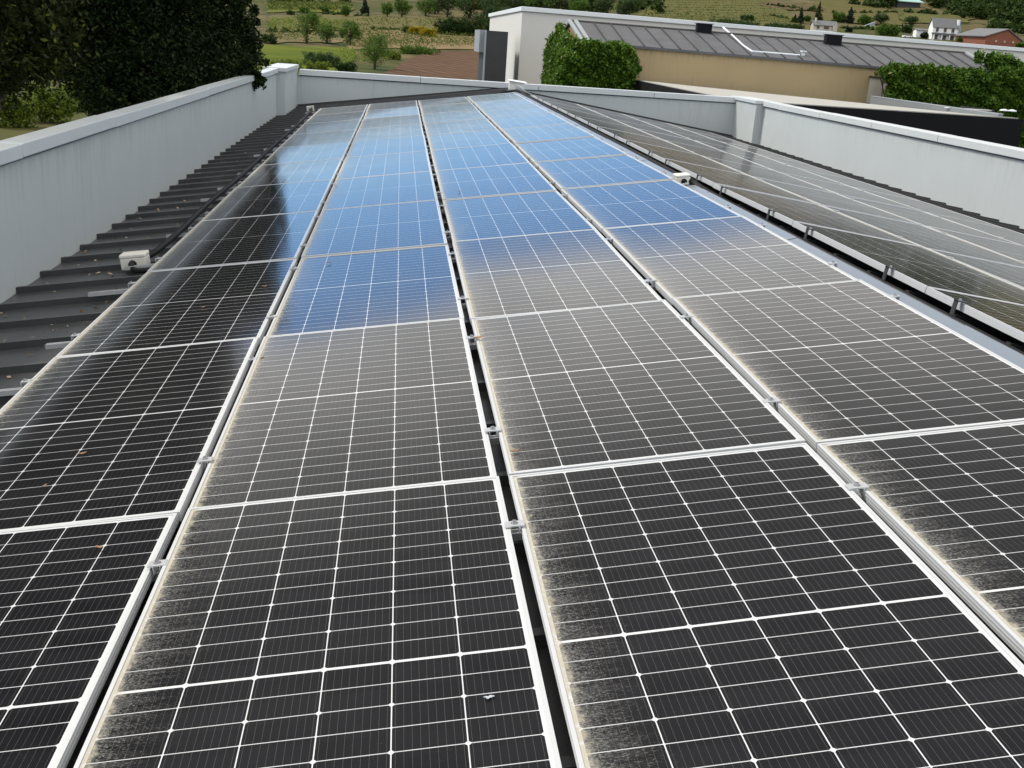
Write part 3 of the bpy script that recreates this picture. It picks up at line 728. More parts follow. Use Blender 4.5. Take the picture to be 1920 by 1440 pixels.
m.add([eave(XB - .1) + (0, .12, 0), back(XB - .1) - (0, .12, 0), rdg(XB - .1) - (0, 0, .03)], [(0, 1, 2)])
m.build('wall', M['tan'], och)
for (x0, y0, x1, y1) in ((1307, 46, 1336, 58), (1549, 67, 1580, 79)):
    a = at_y(x0, y1, YE + run + .10); b = at_y(x1, y0, YE + run + .10)
    m = MB(); m.box(a[0], b[0], YE + run + .10, YE + run + .45, a[2] - .6, b[2]); vb = m.build('roof_vent', M['fascia'], och)
    m = MB(); m.box(a[0] - .06, b[0] + .06, YE + run + .06, YE + run + .49, b[2] + .002, b[2] + .03); m.build('cap', M['slab'], vb)
# pale lightning pipe down the roof and along the eave, with a small end cap
xs_ = [(1355, 57), (1372, 72), (1393, 92), (1410, 103)]
def on_roof(x, y):                                              # point of the front roof plane under a photo pixel
    A, B, C = eave(XA), eave(XB), rdg(XA); N = np.cross(B - A, C - A); d = ray(x, y); t = ((A - CAM) @ N) / (d @ N); return CAM + d * t
pp = [on_roof(*q) + (0, 0, .14) for q in xs_]; ee = eave(on_roof(1500, 108)[0])
m = MB(); m.tube(pp + [on_roof(1450, 106) + (0, -.02, .14), on_roof(1498, 110) + (0, -.02, .14)], .045, 8)
m.build('roof_pipe', M['whitecap'], och)
q_ = on_roof(1505, 109); m = MB(); m.tube([q_ + (0, 0, .1), q_ + (0, 0, .26)], .08, 10); m.tube([q_ + (0, 0, .262), q_ + (0, 0, .32)], .15, 12); m.build('pipe_cowl', M['whitecap'], och)
# recessed panel at the right end of the ochre wall
a = at_y(1632, 145, YE + .85); b = at_y(1658, 186, YE + .85)
m = MB(); m.box(a[0], b[0] + .6, YE + .80, YE + .90, b[2] - .2, a[2]); sp = m.build('wall_panel', M['stone'], och)
m = MB(); m.box(a[0] - .05, b[0] + .6, YE + .72, YE + .90, a[2] + .002, a[2] + .06); m.build('panel_lintel', M['slateseam'], sp)

# ------------------------------------------------------------------ black canopy with the pale terrace on top
ZT = .45; cx0 = 11.65; cy0 = 30.6; cx1 = at_z(1915, 223, ZT)[0] + .35
can = tag(empty('black_canopy'), 'flat roofed block with black fascia and pale gravel top in front of ochre wall', 'canopy')
zbr = .06                                                        # the top falls to its back right corner
ctop = lambda dz, g: [(cx0 + g, cy0 + g, ZT + dz), (cx1 - g, cy0 + g, ZT + dz), (cx1 - g, YE - .02 + (.1 if g == 0 else 0), zbr + dz), (cx0 + g, YE - .02 + (.1 if g == 0 else 0), ZT + dz)]
m = MB(); m.hexa([(p[0], p[1], ZT - 1.12) for p in ctop(0, 0)], ctop(-.03, 0)); m.build('fascia', M['fascia'], can)
m = MB(); m.hexa(ctop(-.028, .12), ctop(0, .12)); m.build('gravel_top', M['terrace'], can)
m = MB(); m.box(cx0 + 1.0, cx1 - .6, cy0 + 4, YE - 1, -6.5, ZT - 1.122); m.build('base_wall', M['slab'], can)
low = tag(empty('low_wall'), 'grey low wall running along the foot of the right hedge', 'wall')
a = at_y(1633, 181, YE - 1.2); b = at_y(1872, 215, cy0 + .5); e_ = np.array([.18, .06, 0])
m = MB(); m.hexa([(a[0], a[1], -.6), (b[0], b[1], -.6), (b[0] + e_[0], b[1] + e_[1], -.6), (a[0] + e_[0], a[1] + e_[1], -.6)], [a, b, b + e_, a + e_]); m.build('body', M['lowwall'], low)
q4 = [a + (-.02, -.02, .003), b + (0, -.02, .003), b + e_ * 1.15 + (0, 0, .003), a + e_ * 1.15 + (0, 0, .003)]
m = MB(); m.hexa(q4, [p + np.array([0, 0, .03]) for p in q4]); m.build('cap', M['greyclad'], low)
a = at_y(1800, 204, YE - 3); b = at_y(1862, 211, YE - 3)
m = MB(); m.tube([a, (a + b) / 2, b], .12, 12); tag(m.build('drain_pipe', M['black'], None, True), 'black pipe lying along the foot of the right hedge', 'pipe')
a = at_y(1860, 207, 35); b = at_y(1960, 230, 35)
ww = tag(empty('white_wall'), 'short white wall at the right picture edge under the hedge', 'wall')
m = MB(); m.box(a[0], cx1 - .2, 35, 35.3, ZT + .004, a[2]); m.build('body', M['white'], ww)
for px_ in (1883, 1898):
    c = at_y(px_, 207, 35.15); c[2] = a[2]; m = MB(); m.tube([c + (0, 0, .002), c + (0, 0, .04), c + (0, 0, .07)], [.16, .14, .03], 14); m.build('dome_cap', M['whitecap'], ww, True)
c = at_y(1741, 251, cy0 - .7)
st = tag(empty('stone_post'), 'small beige capped post peeking over the right parapet before the black fascia', 'post'); 
m = MB(); m.box(c[0] - .10, c[0] + .10, c[1] - .10, c[1] + .10, -6.0, c[2]); m.build('shaft', M['stone'], st)
m = MB(); m.box(c[0] - .13, c[0] + .13, c[1] - .13, c[1] + .13, c[2] + .001, c[2] + .05); m.build('cap', M['stone'], st)

# ------------------------------------------------------------------ ivy and hedges
def inpoly(P, poly):
    x, y = P[:, 0], P[:, 1]; r = np.zeros(len(P), bool); n = len(poly)
    for i in range(n):
        (x0, y0), (x1, y1) = poly[i], poly[(i + 1) % n]
        c = ((y0 > y) != (y1 > y)) & (x < (x1 - x0) * (y - y0) / (y1 - y0 + 1e-9) + x0); r ^= c
    return r
def ivy(name, faces, leaf_s, n, label, cat, matl='ivy', extra=None):
    """faces: list of (origin, edge a, edge b, outward, thickness, outline polygon in 0..1 a,b)"""
    o = tag(empty(name), label, cat); out = []
    for (O, A, B, Nn, th, poly, w) in faces:
        uv = RNG.uniform(0, 1, (int(n * w * 2), 2)); uv = uv[inpoly(uv, poly)][:int(n * w)]
        lump = .5 + .5 * np.sin(uv[:, 0] * 23 + 3 * np.sin(uv[:, 1] * 9)) * np.sin(uv[:, 1] * 11 + uv[:, 0] * 7)
        d = th * (.55 + .45 * lump) * RNG.uniform(.15, 1, len(uv)) ** .5
        out.append(np.asarray(O) + uv[:, :1] * np.asarray(A) + uv[:, 1:] * np.asarray(B) + d[:, None] * np.asarray(Nn) + RNG.normal(size=(len(uv), 3)) * .06)
    if extra: out.append(blobpts(extra, int(n * .35), .3))
    quads('foliage', leafquads(np.concatenate(out), leaf_s, .2), M[matl], o)
    return o
g0, g1 = eave(XA + .1), back(XA + .1)
c0 = at_y(1075, 160, YE); c1 = at_y(1192, 160, YE)
zl = c0[2] - 1.2; xe = at_y(1190, 100, YE - .3)[0]
hh = ZE + .15 - zl
rough = [(0, 0), (1, 0), (1, .82), (.93, .93), (.8, .97), (.62, 1.0), (.45, .95), (.3, 1.0), (.12, .98), (0, .97)]
gpoly = [(-.02, 0), (1.1, 0), (1.08, .25), (.98, .60), (.8, .80), (.62, .93), (.5, .985), (.34, .86), (.1, .70), (0, .62)]
apx = rdg(XA)[2] - zl
iv = ivy('ivy_mass', [((XA - .15, YE - .05, zl), (xe - XA + .15, 0, 0), (0, 0, hh), (0, -1, 0), .75, rough, .55),
                 ((XA, YE - .3, zl), (0, 2 * run + .6, 0), (0, 0, apx), (-1, 0, 0), .55, gpoly, .45)], .076, 95000,
    'dense green ivy covering the left gable and corner of ochre building', 'ivy', extra=[((XA - .05, YE - .25, ZE - .55), (.75, .7, .75)), ((XA - .1, YE - .2, ZE - 1.6), (.85, .8, .9)), ((XA + .9, YE - .4, ZE - .25), (.9, .5, .4)), ((XA - .3, YE + 1.2, ZE - .6), (.45, 1.1, .9)), ((xe - .3, YE - .35, ZE - .9), (.5, .4, .9))])
m = MB()
for k in range(14):
    x = random.uniform(XA, xe); z1 = ZE - random.uniform(.1, .5); p = [(x, YE - .06, zl)]
    for t in (.3, .6, 1): p.append((x + random.uniform(-.3, .3), YE - .07, lerp(zl, z1, t)))
    m.tube(p, .02, 5)
m.build('stems', M['bark'], iv)
hl = at_y(1655, 186, YE - .25); hr = at_y(1990, 226, YE - .25); ht0 = at_y(1680, 126, YE - .25)[2]; ht1 = at_y(1920, 136, YE - .25)[2]
hb = hl[2] - 1.6
hp = [(0, 0), (1, 0), (1, .90)] + [(t, .93 + .025 * math.sin(t * 31) + .02 * math.sin(t * 73)) for t in np.linspace(.98, .06, 24)] + [(.03, .84), (0, .6)]
he = ivy('hedge', [((hl[0], YE - .1, hb), (hr[0] - hl[0], .6, hr[2] - hl[2]), (0, 0, max(ht0, ht1) - hb + .12), (0, -1, 0), 1.0, hp, 1.0)], .084, 130000,
    'long green climbing hedge hiding the right end of ochre building', 'hedge', extra=[((lerp(hl[0], hr[0], t), YE - .5 + .5 * t, lerp(ht0, ht1, t) - random.uniform(.1, .45)), (random.uniform(.35, .8), .5, random.uniform(.25, .45))) for t in np.linspace(.03, .98, 20)])
m = MB()
for k in range(22):
    x = random.uniform(hl[0], hr[0]); p = [(x, YE - .12, hb)]
    for t in (.3, .6, 1): p.append((x + random.uniform(-.3, .3), YE - .15, lerp(hb, ht0 - .5, t)))
    m.tube(p, .025, 5)
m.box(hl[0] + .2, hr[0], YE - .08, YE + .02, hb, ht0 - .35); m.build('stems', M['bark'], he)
# climber trailing over the right verge
cl = tag(empty('climbing_plant'), 'loose climber spilling over the right end of the grey roof', 'climber')
blobs = [(at_y(x, y, YE + 2), r) for x, y, r in ((1838, 106, .22), (1862, 112, .38), (1884, 118, .42), (1905, 128, .40), (1880, 130, .36), (1930, 134, .5), (1900, 138, .45), (1862, 132, .4), (1945, 126, .5))]
quads('foliage', leafquads(blobpts(blobs, 9000, .5), .09), M['ivy'], cl)
m = MB(); m.tube([np.array(blobs[-1][0]) - (0, 0, 2.5)] + [b[0] for b in (blobs[3], blobs[2], blobs[1], blobs[0])], .03, 5); m.build('stems', M['bark'], cl)

# ------------------------------------------------------------------ trees
def sph(az, el, d):
    a, e = math.radians(az), math.radians(el)
    return CAM + d * np.array([math.sin(a) * math.cos(e), math.cos(a) * math.cos(e), math.sin(e)])
def big_tree(base, blobs, n, size, matl, label, clump, tr=.28):
    o = tag(empty('tree', base), label, 'tree'); b = np.array(base)
    quads('crown', leafquads(blobpts(blobs, n, clump) - b, size), M[matl], o)
    cen = np.mean([c for c, r in blobs], 0) - b; m = MB()
    top = np.array([cen[0], cen[1], cen[2] * 1.05])
    sp = [np.array([0, 0, -.3]), top * .25 + (.15, .1, 0), top * .5 + (-.1, .1, 0), top * .8, top]
    m.tube(sp, [tr * 1.3, tr, tr * .8, tr * .5, tr * .2], 10)
    for c, r in blobs:
        s = sp[1] + (sp[3] - sp[1]) * random.uniform(.1, .8); e = np.asarray(c) - b; mid = (s + e) / 2 + (random.uniform(-.2, .2), random.uniform(-.2, .2), .25)
        m.tube([s, mid, e], [tr * .45, tr * .3, tr * .08], 6)
    m.build('trunk', M['bark'], o, True)
    return o
def gb(x, y): return (x, y, float(terr(x, y)) + .0)
A1 = [(sph(az, el, d), r) for az, el, d, r in [(-8.3, -1.3, 21, .52), (-7.75, -2.2, 21, .36), (-7.5, -2.75, 21, .22), (-8.3, -2.9, 21, .32), (-9.1, -3.0, 20.8, .40), (-7.9, .3, 21, .38), (-9.3, .8, 21, .70), (-9.6, -2.0, 20.5, .72), (-10.6, 3.0, 21, .90), (-10.9, -2.6, 20.5, .9), (-12.4, -2.2, 20, 1.1),
      (-12.4, 2.2, 20, 1.2), (-14.6, -1.6, 19.5, 1.05), (-14.6, 2.6, 19.5, 1.3), (-15.2, 6.5, 19.5, 1.2), (-17.4, 9.5, 19, 1.2), (-16.6, 5.0, 19, 1.3), (-17.2, 1.0, 19, .9), (-19.2, 13, 19, 1.2), (-18.8, 7, 19, 1.3),
      (-12, -4.0, 19.5, .8), (-13.6, -4.4, 19, .62), (-10, -4.0, 20, .6), (-12.8, -5.4, 19, .6)]]
big_tree(gb(-2.9, 18.4), A1, 330000, .037, 'evergreen', 'large dark evergreen tree leaning over the left parapet', .30, .32)
A2 = [(sph(az, el, d), r) for az, el, d, r in [(-19.5, -1.4, 15, .75), (-18.4, 1.4, 15.5, .8), (-20.5, 3.5, 14.5, 1.2), (-22, 8.5, 14.5, 1.4), (-23.5, 13.5, 14, 1.4), (-26, 17, 14, 1.5), (-26, 9, 14, 1.5), (-24, 3, 14, 1.4), (-28, 13, 13.5, 1.5), (-30, 19, 13, 1.5), (-30, 6, 13.5, 1.5), (-17.6, -.8, 15.5, .6), (-19.8, -2.6, 15, .5), (-17.2, 2.6, 16, .8), (-18.3, -1.8, 15.5, .6), (-19.3, -.2, 15, .9), (-20.4, -2.4, 14.6, .7)]]
big_tree(gb(-4.6, 11.5), A2, 170000, .043, 'olive', 'olive leaved tree at left picture edge with yellowish sprays', .3, .26)

def small_tree(x, yb, w, h, matl, label, cat='tree', name='tree', kind='round', n=1500, group=None, trunk=True, wide=0.0):
    """x, yb: photo pixel of the foot; w, h: crown width and total height in photo pixels"""
    g = ground(x, yb); s = mpp(g); W, H = w * s, h * s
    o = tag(empty(name, g), label, cat, group)
    if kind == 'round':
        r = W / 2; bl = [((0, 0, H * .56), (r * .88, r * .88, H * .40)), ((r * .1, 0, H * .22), (r * .45, r * .45, H * .18))]
        for k in range(7):
            a = random.uniform(0, 6.28); bl.append(((r * .55 * math.cos(a), r * .55 * math.sin(a), H * random.uniform(.36, .85)), (r * .55, r * .55, H * .2)))
    elif kind == 'bush':
        r = W / 2; bl = [((r * q, random.uniform(-.3, .3) * r, H * .40), (r * .42, r * .5, H * random.uniform(.36, .56))) for q in (-.65, -.4, -.15, .12, .38, .62)]; n = int(n * 1.7)
    else:
        r = W / 2; bl = [((0, 0, H * t), (r * (1.05 - t) * (1.0 if kind == 'cone' else (1 if t < .6 else .8)), r * (1.05 - t), H * .14)) for t in (.14, .28, .42, .56, .7, .84, .95)]
    P = blobpts(bl, int(n * 1.6), .42, core=.2)
    P[:, 2] = np.maximum(P[:, 2], .02 * H)
    quads('crown', leafquads(P, max(.10, s * 1.35)), M[matl], o)
    if trunk:
        m = MB(); m.tube([(0, 0, -.3), (W * .03, 0, H * .3), (0, 0, H * .75)], [W * .05, W * .035, W * .01], 7)
        for k in range(4):
            a = k * 1.7; m.tube([(0, 0, H * .3), (W * .2 * math.cos(a), W * .2 * math.sin(a), H * .55)], [W * .025, W * .008], 5)
        m.build('trunk', M['bark'], o, True)
    return o
T = small_tree
T(574, 82, 52, 62, 'green', 'round green tree with visible trunk beside the meadow, leftmost of three', n=2600)
T(612, 82, 42, 36, 'green', 'low bushy tree between the two taller meadow trees', n=1800)
T(656, 86, 46, 48, 'green', 'open crowned green tree at right end of the meadow', n=2200)
T(702, 130, 58, 64, 'green', 'tall green bushy tree standing above the back parapet', n=3200)
T(604, 126, 78, 30, 'deep', 'wide dark shrub on the meadow behind the back parapet', 'shrub', 'shrub', 'bush', 2600, trunk=False)
T(540, 134, 64, 22, 'lime', 'yellow green shrub close to the dark evergreen tree', 'shrub', 'shrub', 'bush', 2200, trunk=False)
T(596, 136, 46, 24, 'lime', 'yellow green shrub right above the back parapet', 'shrub', 'shrub', 'bush', 1800, trunk=False)
T(648, 136, 38, 22, 'deep', 'small dark green shrub just left of the tall bushy tree', 'shrub', 'shrub', 'bush', 1500, trunk=False)
T(735, 112, 34, 18, 'lime', 'pale green shrub right of the tall bushy tree', 'shrub', 'shrub', 'bush', 1200, trunk=False)
T(785, 102, 74, 16, 'green', 'low green thicket at the edge of the ploughed field', 'shrub', 'shrub', 'bush', 1800, trunk=False)
T(505, 82, 30, 22, 'deep', 'dark shrub peeping out beside the evergreen tree', 'shrub', 'shrub', 'bush', 900, trunk=False)
T(684, 30, 22, 34, 'conifer', 'dark conifer standing alone on the upper field', kind='cone', n=1500)
T(648, 32, 20, 20, 'green', 'pale small tree left of the lone dark conifer', n=800)
T(726, 33, 24, 30, 'green', 'thin pale tree right of the lone dark conifer', n=900)
T(753, 33, 36, 36, 'green', 'round green tree with shadow beneath on upper field', n=1600)
T(608, 26, 18, 16, 'green', 'small round tree on the far bank', n=600)
T(545, 28, 16, 9, 'deep', 'tiny dark bush on the far bank', 'shrub', 'shrub', 'bush', 400, trunk=False)
T(572, 25, 20, 12, 'green', 'small pale bush on the far bank', 'shrub', 'shrub', 'bush', 400, trunk=False)
T(797, 32, 44, 38, 'green', 'hazy green tree at left end of the far wood', n=1500)
T(838, 34, 40, 44, 'deep', 'tall dark tree in the middle of the far wood', n=1700)
T(868, 20, 40, 30, 'green', 'light green tree at right of the far wood', n=1400)
T(782, 66, 36, 18, 'broom', 'yellow flowering broom bush, left one of two', 'shrub', 'shrub', 'bush', 1200, trunk=False)
T(804, 70, 32, 19, 'broom', 'yellow flowering broom bush, right one of two', 'shrub', 'shrub', 'bush', 1000, trunk=False)
T(764, 63, 22, 12, 'deep', 'dark low shrub left of the yellow broom', 'shrub', 'shrub', 'bush', 600, trunk=False)
T(838, 66, 50, 34, 'deep', 'rounded dark shrub right of the yellow broom', 'shrub', 'shrub', 'bush', 2000, trunk=False)
T(858, 67, 54, 36, 'deep', 'dark thicket between rounded shrub and the white building', 'shrub', 'shrub', 'bush', 2400, trunk=False)
T(880, 34, 60, 40, 'deep', 'dense dark tree mass left of white building top', n=2400)
T(915, 36, 50, 44, 'deep', 'dark tree right beside white building top corner', n=2200)
T(815, 26, 40, 30, 'deep', 'dark tree between hazy and tall trees of the far wood', n=1500)
T(880, 68, 60, 40, 'deep', 'dark thicket left of the white building behind vineyard', 'shrub', 'shrub', 'bush', 2600, trunk=False)
T(925, 66, 60, 62, 'deep', 'tall dark thicket touching the white building', 'shrub', 'shrub', 'bush', 2800, trunk=False)
T(895, 18, 26, 14, 'broom', 'yellow broom at the top beside the far wood', 'shrub', 'shrub', 'bush', 700, trunk=False)
# trees behind the white building
for k, (x, yb, w, h, mt, lb) in enumerate([
    (960, 26, 50, 40, 'deep', 'dark tree crown above left corner of white building'), (1005, 24, 48, 36, 'green', 'mid green crown above white coping near its corner'),
    (1045, 26, 46, 30, 'olive', 'olive crown with yellow sprays above white coping'), (1085, 28, 46, 30, 'green', 'green crown directly above the roof gable'),
    (1128, 30, 44, 32, 'deep', 'dark crown behind white coping right of the gable'), (1172, 31, 46, 34, 'deep', 'rightmost dark crown of the row behind white coping')]):
    T(x, yb, w, h, mt, lb, n=1600, group='trees behind the white building')
T(1532, 45, 22, 38, 'cypress', 'tall pointed yellow green cypress behind the small stone house', kind='cone', n=1600)
T(1500, 44, 16, 28, 'conifer', 'dark pointed conifer left of the yellow green cypress', kind='cone', n=900)
T(1489, 44, 15, 16, 'cypress', 'low yellow green conifer at the white coping', kind='cone', n=700)
T(1513, 40, 14, 12, 'green', 'small green bush between conifer and cypress', 'shrub', 'shrub', 'bush', 500, trunk=False)
T(1592, 44, 24, 28, 'conifer', 'blue green conifer right of the small stone house', kind='cone', n=1200)
T(1572, 42, 30, 20, 'green', 'green shrub between small house and blue green conifer', 'shrub', 'shrub', 'bush', 900, trunk=False)
T(1622, 46, 32, 20, 'green', 'green shrub left of the stone ruin', 'shrub', 'shrub', 'bush', 900, trunk=False)
T(1650, 46, 30, 24, 'deep', 'dark green tree right of the stone ruin', n=1100)
T(1664, 66, 44, 22, 'green', 'wide green shrub above white coping below the ruin', 'shrub', 'shrub', 'bush', 1400, trunk=False)
T(1380, 52, 110, 12, 'deep', 'long dark hedge above white coping below the hill vineyard', 'hedge', 'hedge_row', 'bush', 2600, trunk=False)
T(1470, 56, 80, 12, 'deep', 'dark hedge strip left of the small stone house', 'hedge', 'hedge_row', 'bush', 2200, trunk=False)
T(1400, 40, 26, 14, 'deep', 'single dark bush in the hill vineyard', 'shrub', 'shrub', 'bush', 700, trunk=False)
T(1592, 60, 14, 12, 'conifer', 'small grey green bush above white coping', 'shrub', 'shrub', 'bush', 400, trunk=False)
T(1708, 48, 28, 18, 'deep', 'dark bushy tree left of the white house', n=900)
T(1700, 62, 22, 16, 'deep', 'dark low shrub behind the parked white cars', 'shrub', 'shrub', 'bush', 600, trunk=False)
T(1806, 36, 16, 14, 'deep', 'single dark tree above the white house chimney', n=700)
T(1735, 72, 20, 14, 'olive', 'yellowish shrub in front of the white shed', 'shrub', 'shrub', 'bush', 500, trunk=False)
T(1806, 80, 26, 12, 'green', 'green shrub between white house and brick barn', 'shrub', 'shrub', 'bush', 600, trunk=False)
T(1912, 92, 18, 16, 'green', 'green shrub right of the brick barn', 'shrub', 'shrub', 'bush', 500, trunk=False)
# shrubs seen through the gap left of the evergreen
T(20, 238, 100, 74, 'lime', 'yellow green shrub over the left parapet at picture edge', 'shrub', 'shrub', 'bush', 3000, trunk=False)
T(92, 230, 90, 84, 'lime', 'green leafy shrub over left parapet under the tree gap', 'shrub', 'shrub', 'bush', 2600, trunk=False)
T(142, 208, 64, 56, 'lime', 'low yellowish shrub in the tree gap beside evergreen foliage', 'shrub', 'shrub', 'bush', 1800, trunk=False)
T(120, 150, 60, 20, 'lime', 'far yellowish shrub seen high in the tree gap', 'shrub', 'shrub', 'bush', 1200, trunk=False)
# wooded hillside upper right: one mass
bl = []
for k in range(420):
    x = random.uniform(1640, 2000) if k % 3 else random.uniform(1760, 2000); yb = random.uniform(-30, 70 if x > 1860 else 40 if x > 1735 else 16)
    if 1690 < x < 1800 and 24 < yb < 46 or (1680 < x < 1740 and yb > 2): continue
    g = ground(x, yb); s = mpp(g); r = random.uniform(9, 19) * s; bl.append((g + (0, 0, r * .75), (r, r, r * random.uniform(.8, 1.2))))
for k in range(120):
    x = random.uniform(930, 1235); yb = random.uniform(-20, 30); g = ground(x, yb); s = mpp(g); r = random.uniform(9, 15) * s
    bl.append((g + (0, 0, r * .8), (r, r, r)))
for line, hgt, dens in (([(1425, 10), (1545, 23)], 3.2, 26), ([(1560, 27), (1690, 24)], 3, 26), ([(1690, 24), (1835, 30)], 4, 40), ([(1540, 52), (1700, 58)], 3, 24), ([(1225, 46), (1420, 50)], 3, 22),
                        ([(505, 4), (660, 3)], 3.5, 24), ([(600, 27), (690, 33)], 2.6, 16), ([(860, 57), (960, 58)], 3, 14), ([(505, 61), (560, 62)], 2, 8), ([(700, 57), (770, 57)], 2, 10), ([(1440, 30), (1490, 40)], 3, 10), ([(1590, 8), (1660, 16)], 6, 20)):
    for k in range(dens):                                            # ragged hedgerow growth along the field edges
        t = random.random(); p = (lerp(line[0][0], line[1][0], t) + random.uniform(-4, 4), lerp(line[0][1], line[1][1], t) + random.uniform(-1, 1))
        g = ground(*p); r = random.uniform(.5, 1.4) * hgt * mpp(g); bl.append((g + (0, 0, r * .6), (r * 1.6, r, r)))
tag(quads('woodland', leafquads(blobpts(bl, 120000, .35, core=.2), 1.25), leafmat('woodland leaves', (0.0124, 0.02852, 0.0062), (0.0558, 0.0868, 0.0155), .6, .25)), 'green wooded hillside above the houses', 'woodland', None, 'stuff')

# vines: short tufts in rows over the vineyard soils
def vines(quad, nr, nc, size, h, matl, label, drop=.15, per=9):
    q = np.array(quad, float); P = []
    for j in range(nr):
        for i in range(nc):
            if random.random() < drop: continue
            a = (i + random.uniform(-.25, .25)) / nc; b = (j + random.uniform(-.08, .08)) / nr
            p = (q[0] * (1 - a) + q[1] * a) * (1 - b) + (q[3] * (1 - a) + q[2] * a) * b
            g = ground(*p); P += [g + RNG.normal(size=3) * (size, size, 0) + (0, 0, .25 + random.uniform(0, h)) for _ in range(per)]
    tag(quads('vines', leafquads(np.array(P), size * .55), M[matl], None), label, 'vineyard', None, 'stuff')
vines([(650, 60), (905, 60), (905, 90), (655, 92)], 12, 56, .42, 1.0, 'vine', 'young vine plants in rows on pale soil', .15)
vines([(505, 40), (650, 42), (650, 60), (505, 58)], 7, 40, .5, .9, 'lime', 'green vine rows left of the lone trees', .2)
vines([(505, 62), (560, 62), (560, 80), (505, 80)], 5, 14, .4, .9, 'vine', 'vine plants on the stony strip', .2)
vines([(505, 6), (660, 8), (660, 22), (505, 22)], 7, 50, .8, 1.0, 'vine', 'yellow green vines on the far slope', .15)
vines([(660, 36), (880, 40), (880, 54), (670, 54)], 4, 50, .5, .8, 'vine', 'sparse vines on the dry terrace', .35)
vines([(1210, 2), (1430, 4), (1500, 48), (1210, 40)], 9, 60, .8, .8, 'vine', 'green vine rows on the hill above white building', .1, 8)
vines([(640, 96), (760, 97), (720, 122), (650, 124)], 6, 22, .35, .8, 'lime', 'rough green growth beside the ploughed field', .2)

# ------------------------------------------------------------------ houses on the hillside
def house_frame(x, yb, back_=0.0, rot=0.0):
    g = ground(x, yb); s = mpp(g); d = np.array([math.cos(rot), math.sin(rot)]); return g, s, frame2(g, d)
def gable_house(name, label, x, yb, w, hw, hr, depth, wallm, roofm, rot=0.0, cat='house'):
    """w, hw, hr, depth in photo pixels: width, wall height, roof height, depth"""
    g, s, f = house_frame(x, yb, rot=rot); o = tag(empty(name), label, cat); W, H, RH, D = w * s, hw * s, hr * s, depth * s
    z = g[2] - .5
    m = MB(); m.box(0, W, 0, D, z - 2, z + .5 + H, f)
    for xx in (.002, W - .002): m.add([f(xx, 0, z + .5 + H), f(xx, D, z + .5 + H), f(xx, D / 2, z + .5 + H + RH)], [(0, 1, 2)])
    m.build('wall', wallm, o)
    m = MB(); e = .4; t = .22
    zr, ze = z + .5 + H + RH + .03, z + .5 + H + .03 - RH * e / (D / 2)
    for (y0, y1) in ((-e, D / 2), (D + e, D / 2)):
        b = [f(-e, y0, ze), f(W + e, y0, ze), f(W + e, y1, zr), f(-e, y1, zr)]; m.hexa(b, [(p[0], p[1], p[2] + t) for p in b])
    rf_ = m.build('roof', roofm, o)
    return o, f, s, g, rf_
def opening(o, f, s, g, x0, x1, z0, z1, name='window', matl=None, dep=.12):
    m = MB(); m.box(x0 * s, x1 * s, -.25, .02, g[2] + z0 * s, g[2] + z1 * s, f)
    w = m.build(name, matl or M['shutter'], o)
    m = MB(); m.box((x0 - .25) * s, (x1 + .25) * s, -.32, -.02, g[2] + (z0 - .45) * s, g[2] + (z0 - .02) * s, f); m.build('sill', M['whitecap'], w)
# main white two-storey house
o, f, s, g, rf_ = gable_house('white_house', 'two storey white house with grey slate roof, chimney and porch', 1746, 74, 52, 24, 14, 20, M['housewhite'], M['houseroof'], -.05)
for (x0, x1) in ((6, 10.5), (21, 26), (36, 41)): opening(o, f, s, g, x0, x1, 14.5, 22)
for (x0, x1) in ((6, 11), (21, 27), (36, 42)): opening(o, f, s, g, x0, x1, 1, 8.5)
m = MB(); m.box(-2 * s, 54 * s, -6 * s, -.03, g[2] + 10 * s, g[2] + 12.6 * s, f); po = m.build('porch_roof', M['houseroof'], o)
for xx in (1, 16, 31, 46): m = MB(); m.box(xx * s, (xx + 1.6) * s, -5.6 * s, -5.6 * s + 1.5 * s, g[2] - 1, g[2] + 9.95 * s, f); m.build('porch_post', M['housewhite'], o)
m = MB(); m.box(46 * s, 50 * s, 2 * s, 6 * s, g[2] + 22 * s, g[2] + 38 * s, f); m.build('chimney', M['housewhite'], rf_)
m = MB(); m.box(49 * s, 52.4 * s, -.5, -.05, g[2] + 12 * s, g[2] + 25 * s, f); m.build('stone_corner', M['greyclad'], o)
gable_house('white_shed', 'low white shed attached left of the white house', 1717, 70, 27, 13, 2.5, 16, M['housewhite'], M['houseroof'], -.05, 'shed')
# small stone house
o, f, s, g, rf_ = gable_house('stone_house', 'small pale stone house with brown shutters behind white coping', 1524, 60, 44, 13.5, 7, 18, M['stone'], M['houseroof'], -.05)
for (x0, x1) in ((6, 11), (20, 29)): opening(o, f, s, g, x0, x1, 6, 12)
m = MB(); m.box(0, 36 * s, -5 * s, -.3, g[2] + 1.2 * s, g[2] + 4 * s, f); m.build('balcony', M['whitecap'], o)
m = MB(); m.box(36.5 * s, 44 * s, -5 * s, -.3, g[2] - 2, g[2] + 13 * s, f); m.build('side_bay', M['stone'], o)
m = MB(); m.box(3 * s, 6 * s, 4 * s, 8 * s, g[2] + 14 * s, g[2] + 26 * s, f); m.build('chimney', M['stone'], rf_)
